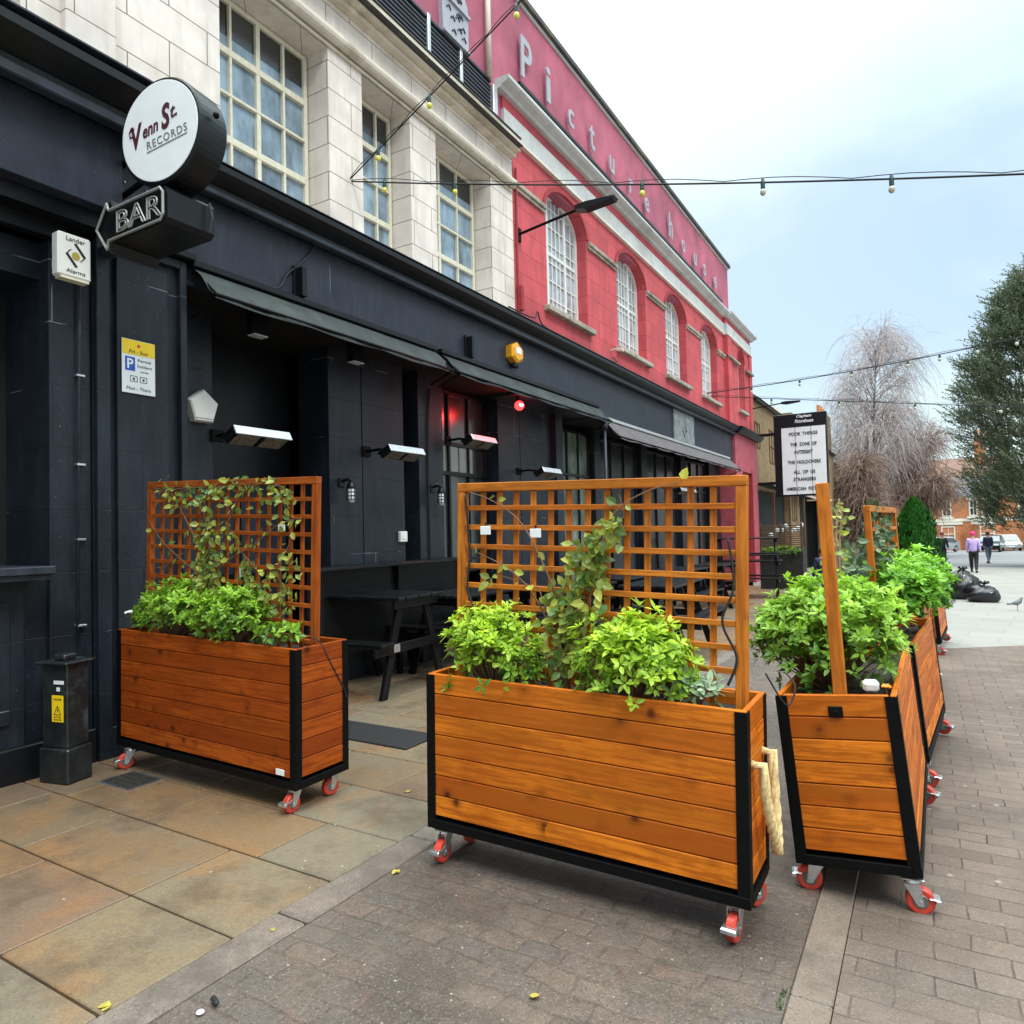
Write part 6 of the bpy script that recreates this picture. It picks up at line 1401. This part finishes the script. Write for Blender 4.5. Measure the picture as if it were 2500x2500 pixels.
t = thing('pigeon', 'grey pigeon standing on the paving at the right edge', 'pigeon', (1.59, 18.05, gz(18)))
z_ = gz(18.05); mb = MB(); mb.tube([(1.50, 18.05, z_+.14), (1.53, 18.05, z_+.145), (1.59, 18.05, z_+.15), (1.65, 18.05, z_+.19), (1.675, 18.05, z_+.24), (1.685, 18.05, z_+.265), (1.71, 18.05, z_+.262)], [.008, .03, .055, .045, .024, .022, .004], 10)
mb.tube([(1.52, 18.05, z_+.14), (1.42, 18.05, z_+.125)], [.028, .018], 6); mb.build('body', 'greyfeather', t, smooth=True)
mb = MB()
for s_ in (-.02, .02): mb.tube([(1.6, 18.05+s_, z_+.12), (1.605, 18.05+s_, z_+.0)], .005, 5)
mb.build('legs', 'redink', t)
lfs = [(-2.503, 1.399, 'small yellow leaf at the kerb near the bottom left of the view', .05), (-2.282, 2.666, 'small yellow leaf on the kerb left of the centre planter', .04), (-2.914, 3.518, 'yellow leaf on the flagstones between the two trellis planters', .05), (-1.24, 2.152, 'thin yellowish leaf on the worn road before the centre planter', .035), (-2.38, 2.0, 'brownish leaf fragment in the joint beside the kerb', .03)]
for i, (x, y, lab, s) in enumerate(lfs):
    mb = MB(); r = random.Random(i+5); a = r.uniform(0, 6); add_leaf(mb, Vector((x, y, gz(y)+.006)), Vector((math.cos(a), math.sin(a), .12)), Vector((0, 0, 1)), s, s*.7, .5, .5, .25)
    add_leaf(mb, Vector((x, y, gz(y)+.006)), Vector((math.cos(a+.9), math.sin(a+.9), .1)), Vector((0, 0, 1)), s*.7, s*.5, .5, .5, .2)
    tag(mb.build('fallen_leaf', 'leafyel'), lab, 'leaf', 'fallen leaves')
mb = MB(); mb.box((-2.2, 1.588, gz(1.59)+.010), (.05, .02, .016), RZ(-20), .006); tag(mb.build('lighter', 'rubber'), 'small black plastic lighter lying on the worn road by the kerb', 'lighter')
mb = MB(); mb.disc_lathe((-2.2, 1.531, gz(1.53)+.0), (0, 0, 1), [(.012, 0), (.014, .003), (.012, .006)], 12); tag(mb.build('bottle_cap', 'whitepl'), 'small pale bottle cap near the black lighter', 'bottle cap')
# moss tuft in the joint by the strip
mb = MB(); r = random.Random(9)
for k in range(46): p = Vector((-.485+r.uniform(-.012, .006), 2.58+r.uniform(-.06, .06), gz(2.6)-.002)); add_leaf(mb, p, Vector((r.uniform(-.6, .6), r.uniform(-.6, .6), 1)), rv(r), r.uniform(.005, .012), .006, r.random(), r.random()*.4, .1)
tag(mb.build('moss', 'thuja'), 'green moss in the joint beside the stone strip', 'moss', None, 'stuff')

# ------------------------------------------------------------------ people
def skin_mesh(name, joints, edges, mat, parent, sub=1, root=0):
    me = bpy.data.meshes.new(name); inv = WM[parent.name].inverted()
    me.from_pydata([tuple(j[0]) for j in joints], edges, []); me.update(); me.materials.append(M[mat])
    o = bpy.data.objects.new(name, me); C.objects.link(o); o.parent = parent
    md = o.modifiers.new('s', 'SKIN'); md.use_smooth_shade = True
    ly = me.skin_vertices[0].data if me.skin_vertices else None
    if ly is None:
        bm = bmesh.new(); bm.from_mesh(me); bm.verts.layers.skin.verify(); bm.to_mesh(me); bm.free(); ly = me.skin_vertices[0].data
    for i, j in enumerate(joints): ly[i].radius = (j[1], j[1] if len(j) < 3 else j[2]); ly[i].use_root = (i == root)
    o.modifiers.new('b', 'SUBSURF').levels = sub; o.modifiers['b'].render_levels = sub
    return o
def person(lab, loc, rz, H, top, bottom, hat=None, hair='hair', skirt=False, stride=.22, mirror=1, seated=False):
    t = thing('person', lab, 'person', loc, rz); s = H/1.7
    hip = .92 if not seated else .50
    def V(x, y, z): return (x*s, y*s, z*s)
    k = mirror
    if not seated: legs = [(V(.09, -stride*k*.3, .52), .068*s), (V(.09, -stride*k, .09), .042*s), (V(.09, -stride*k-.12, .03), .03*s), (V(-.09, stride*k*.1-.03, .50), .068*s), (V(-.09, stride*k, .10), .042*s), (V(-.09, stride*k-.12, .03), .03*s)]
    else: legs = [(V(.10, -.42, .50), .065*s), (V(.10, -.44, .09), .042*s), (V(.10, -.56, .03), .03*s), (V(-.10, -.42, .50), .065*s), (V(-.10, -.44, .09), .042*s), (V(-.10, -.56, .03), .03*s)]
    dz = hip-.92
    J = [(V(0, 0, hip), .12*s, .09*s), (V(0, 0, 1.12+dz), .115*s, .085*s), (V(0, 0, 1.34+dz), .14*s, .09*s), (V(0, 0, 1.44+dz), .06*s), (V(0, -.01, 1.52+dz), .055*s), (V(0, -.02, 1.60+dz), .078*s, .085*s), (V(0, -.02, 1.68+dz), .06*s),
         (V(.17, 0, 1.38+dz), .055*s), (V(.22, -.02*k, 1.12+dz), .042*s), (V(.23, -.10*k-.05, .90+dz), .032*s), (V(.23, -.13*k-.05, .82+dz), .028*s),
         (V(-.17, 0, 1.38+dz), .055*s), (V(-.22, .03*k, 1.12+dz), .042*s), (V(-.23, .06*k-.05, .90+dz), .032*s), (V(-.23, .06*k-.05, .82+dz), .028*s),
         (V(.09, 0, hip-.06), .085*s), *legs[:3], (V(-.09, 0, hip-.06), .085*s), *legs[3:]]
    E = [(0, 1), (1, 2), (2, 3), (3, 4), (4, 5), (5, 6), (2, 7), (7, 8), (8, 9), (9, 10), (2, 11), (11, 12), (12, 13), (13, 14), (0, 15), (15, 16), (16, 17), (17, 18), (0, 19), (19, 20), (20, 21), (21, 22)]
    skin_mesh('body', J, E, 'skin', t)
    up = [0, 1, 2, 7, 8, 9, 11, 12, 13]; mp_ = {a: i for i, a in enumerate(up)}
    JJ = [((J[a][0][0], J[a][0][1], J[a][0][2]-(.10*s if a == 0 else 0)), J[a][1]*1.42, (J[a][2] if len(J[a]) > 2 else J[a][1])*1.5) for a in up]; skin_mesh('jacket', JJ, [(0, 1), (1, 2), (2, 7), (7, 8), (8, 9), (2, 11), (11, 12), (12, 13)] and [(mp_[a], mp_[b]) for a, b in [(0, 1), (1, 2), (2, 7), (7, 8), (8, 9), (2, 11), (11, 12), (12, 13)]], top, t)
    lo = [0, 15, 16, 17, 19, 20, 21]; mp_ = {a: i for i, a in enumerate(lo)}
    JJ = [((J[a][0][0], J[a][0][1], J[a][0][2]+(.06*s if a == 0 else 0)), J[a][1]*1.3, (J[a][2] if len(J[a]) > 2 else J[a][1])*1.3) for a in lo]; skin_mesh('trousers', JJ, [(mp_[a], mp_[b]) for a, b in [(0, 15), (15, 16), (16, 17), (0, 19), (19, 20), (20, 21)]], bottom, t)
    for a in (17, 21):
        mb = MB(); x, y, z = J[a][0]; mb.box((x, y-.06*s, .045*s), (.09*s, .26*s, .08*s), None, .02); mb.build('shoe', 'blackcloth', t, local=True)
    mb = MB(); hx_, hy_, hz_ = J[5][0]; mb.sphere((hx_, hy_+.012*s, hz_+.035*s), .098*s, 14, 10, (1, 1.08, 1.0)); mb.build('hat' if hat else 'hair', hat or hair, t, smooth=True, local=True)
    mb = MB(); mb.sphere((hx_, hy_-.095*s, hz_-.01*s), .016*s, 6, 5); mb.b2(hx_-.03*s, hx_+.03*s, hy_-.092*s, hy_-.08*s, hz_-.055*s, hz_-.047*s)
    for s_ in (-1, 1): mb.sphere((hx_+s_*.03*s, hy_-.085*s, hz_+.012*s), .009*s, 6, 5)
    mb.build('face', 'skin', t, local=True)
    return t
person('person in a lilac jacket, black trousers and bright pink hat walking away', (1.72, 35.6, gz(35.6)), R(175), 1.72, 'fleece', 'blackcloth', 'pinkhat', mirror=1)
person('person in a navy jacket and grey-blue jeans walking beside the black car', (3.0, 47.5, gz(47.5)), R(200), 1.75, 'navy', 'denim', mirror=-1)
person('person in dark clothes with maroon collar standing beside the conifer', (.72, 43, gz(43)), R(10), 1.75, 'blackcloth', 'blackcloth', 'maroon', stride=.05)
person('person seated at a table in dark clothes before the slatted screen', (-2.55, 21.6, gz(21.6)), R(200), 1.7, 'navy', 'blackcloth', seated=True)
# stool for the seated person
t = thing('bench', 'small timber bench under the seated person', 'bench', (-2.55, 21.6, gz(21.6)))
mb = MB(); mb.box((-2.55, 21.6, gz(21.6)+.40), (1.0, .32, .05), None, .006, 0); mb.build('seat', 'screen', t)
for s_ in (-1, 1): mb = MB(); mb.box((-2.55+s_*.4, 21.6, gz(21.6)+.19), (.06, .28, .38), None, .004, 2); mb.build('leg', 'screen', t)

# ------------------------------------------------------------------ cars
def car(lab, loc, rz, paint, L=4.1, W=1.75, H=1.46):
    t = thing('parked_car', lab, 'car', loc, rz, 'cars at the end of the street')
    prof_ = [(-L/2, .35), (-L/2+.02, .62), (-L/2+.25, .78), (-L/2+1.0, .93), (-L/2+1.7, H-.08), (-L/2+2.1, H), (L/2-1.0, H-.02), (L/2-.35, 1.02), (L/2-.05, .92), (L/2, .5), (L/2-.05, .28), (-L/2+.1, .25)]
    def sec(yf, inset): return [(x, yf, z) for x, z in prof_]
    mb = MB(); n = len(prof_); rowsy = [(-W/2, 0), (-W/2+.04, 1), (W/2-.04, 1), (W/2, 0)]; vs = []; fs = []
    for y_, full in rowsy:
        for x, z in prof_:
            k = 1 if full else .97; tz = z if full or z < .95 else z-.03; yy = y_*(1-.14*max(0, (z-.9)/.56)); vs.append((x*k, yy, tz))
    for i in range(3):
        for j in range(n): j2 = (j+1) % n; fs.append((i*n+j, i*n+j2, (i+1)*n+j2, (i+1)*n+j))
    fs.append(tuple(range(n-1, -1, -1))); fs.append(tuple(3*n+j for j in range(n)))
    mb.add(vs, fs); bd = mb.build('body', paint, t, local=True)
    mb = MB(); w2 = W/2-.10
    mb.add([(-L/2+1.03, -w2+.02, .96), (-L/2+1.03, w2-.02, .96), (-L/2+1.66, w2-.07, H-.11), (-L/2+1.66, -w2+.07, H-.11)], [(0, 1, 2, 3)], xf=T(-.02, 0, .02)); mb.add([(L/2-.97, -w2+.07, H-.08), (L/2-.97, w2-.07, H-.08), (L/2-.37, w2-.02, 1.05), (L/2-.37, -w2+.02, 1.05)], [(0, 1, 2, 3)], xf=T(.02, 0, .02)); mb.build('windscreen', 'darkglass', t, local=True)
    for s_ in (-1, 1):
        mb = MB(); mb.add([(-L/2+1.2, s_*(W/2+.003), .97), (L/2-.5, s_*(W/2+.003), .97), (L/2-1.0, s_*(W/2-.085), H-.12), (-L/2+1.8, s_*(W/2-.085), H-.12)], [(0, 1, 2, 3)]); mb.build('side_window', 'darkglass', t, local=True)
        mb = MB(); mb.b2(-L/2-.015, -L/2+.1, s_*(W/2-.3)-.15, s_*(W/2-.3)+.15, .60, .74, .02); mb.build('headlight', 'lampglass', t, local=True)
        for x in (-L/2+.8, L/2-.75):
            mb = MB(); mb.disc_lathe((x, s_*(W/2-.1)-.1, .31), (0, 1, 0), [(.29, 0), (.31, .03), (.31, .17), (.29, .2)], 20); wh = mb.build('wheel', 'rubber', t, local=True)
            mb = MB(); mb.disc_lathe((x, s_*(W/2-.1)-.105, .31), (0, 1, 0), [(.17, 0), (.18, .21)], 12); mb.build('rim', 'alu', wh, local=True)
    mb = MB(); mb.b2(-L/2-.02, -L/2+.02, -.26, .26, .38, .49, .003); mb.build('number_plate', 'signwhite', t, local=True)
    return t
car('black hatchback parked facing the camera at the right of the street end', (5.3, 80.5, gz(80.5)), R(80), 'carblack', 4.3, 1.85, 1.55)
car('silver car parked beyond the conifer at the left of the street end', (1.0, 78, gz(78)), R(60), 'carsilver', 4.2, 1.8, 1.45)
car('pale car behind the black hatchback', (7.0, 86.0, gz(86)), R(95), 'carsilver', 4.4, 1.85, 1.6)
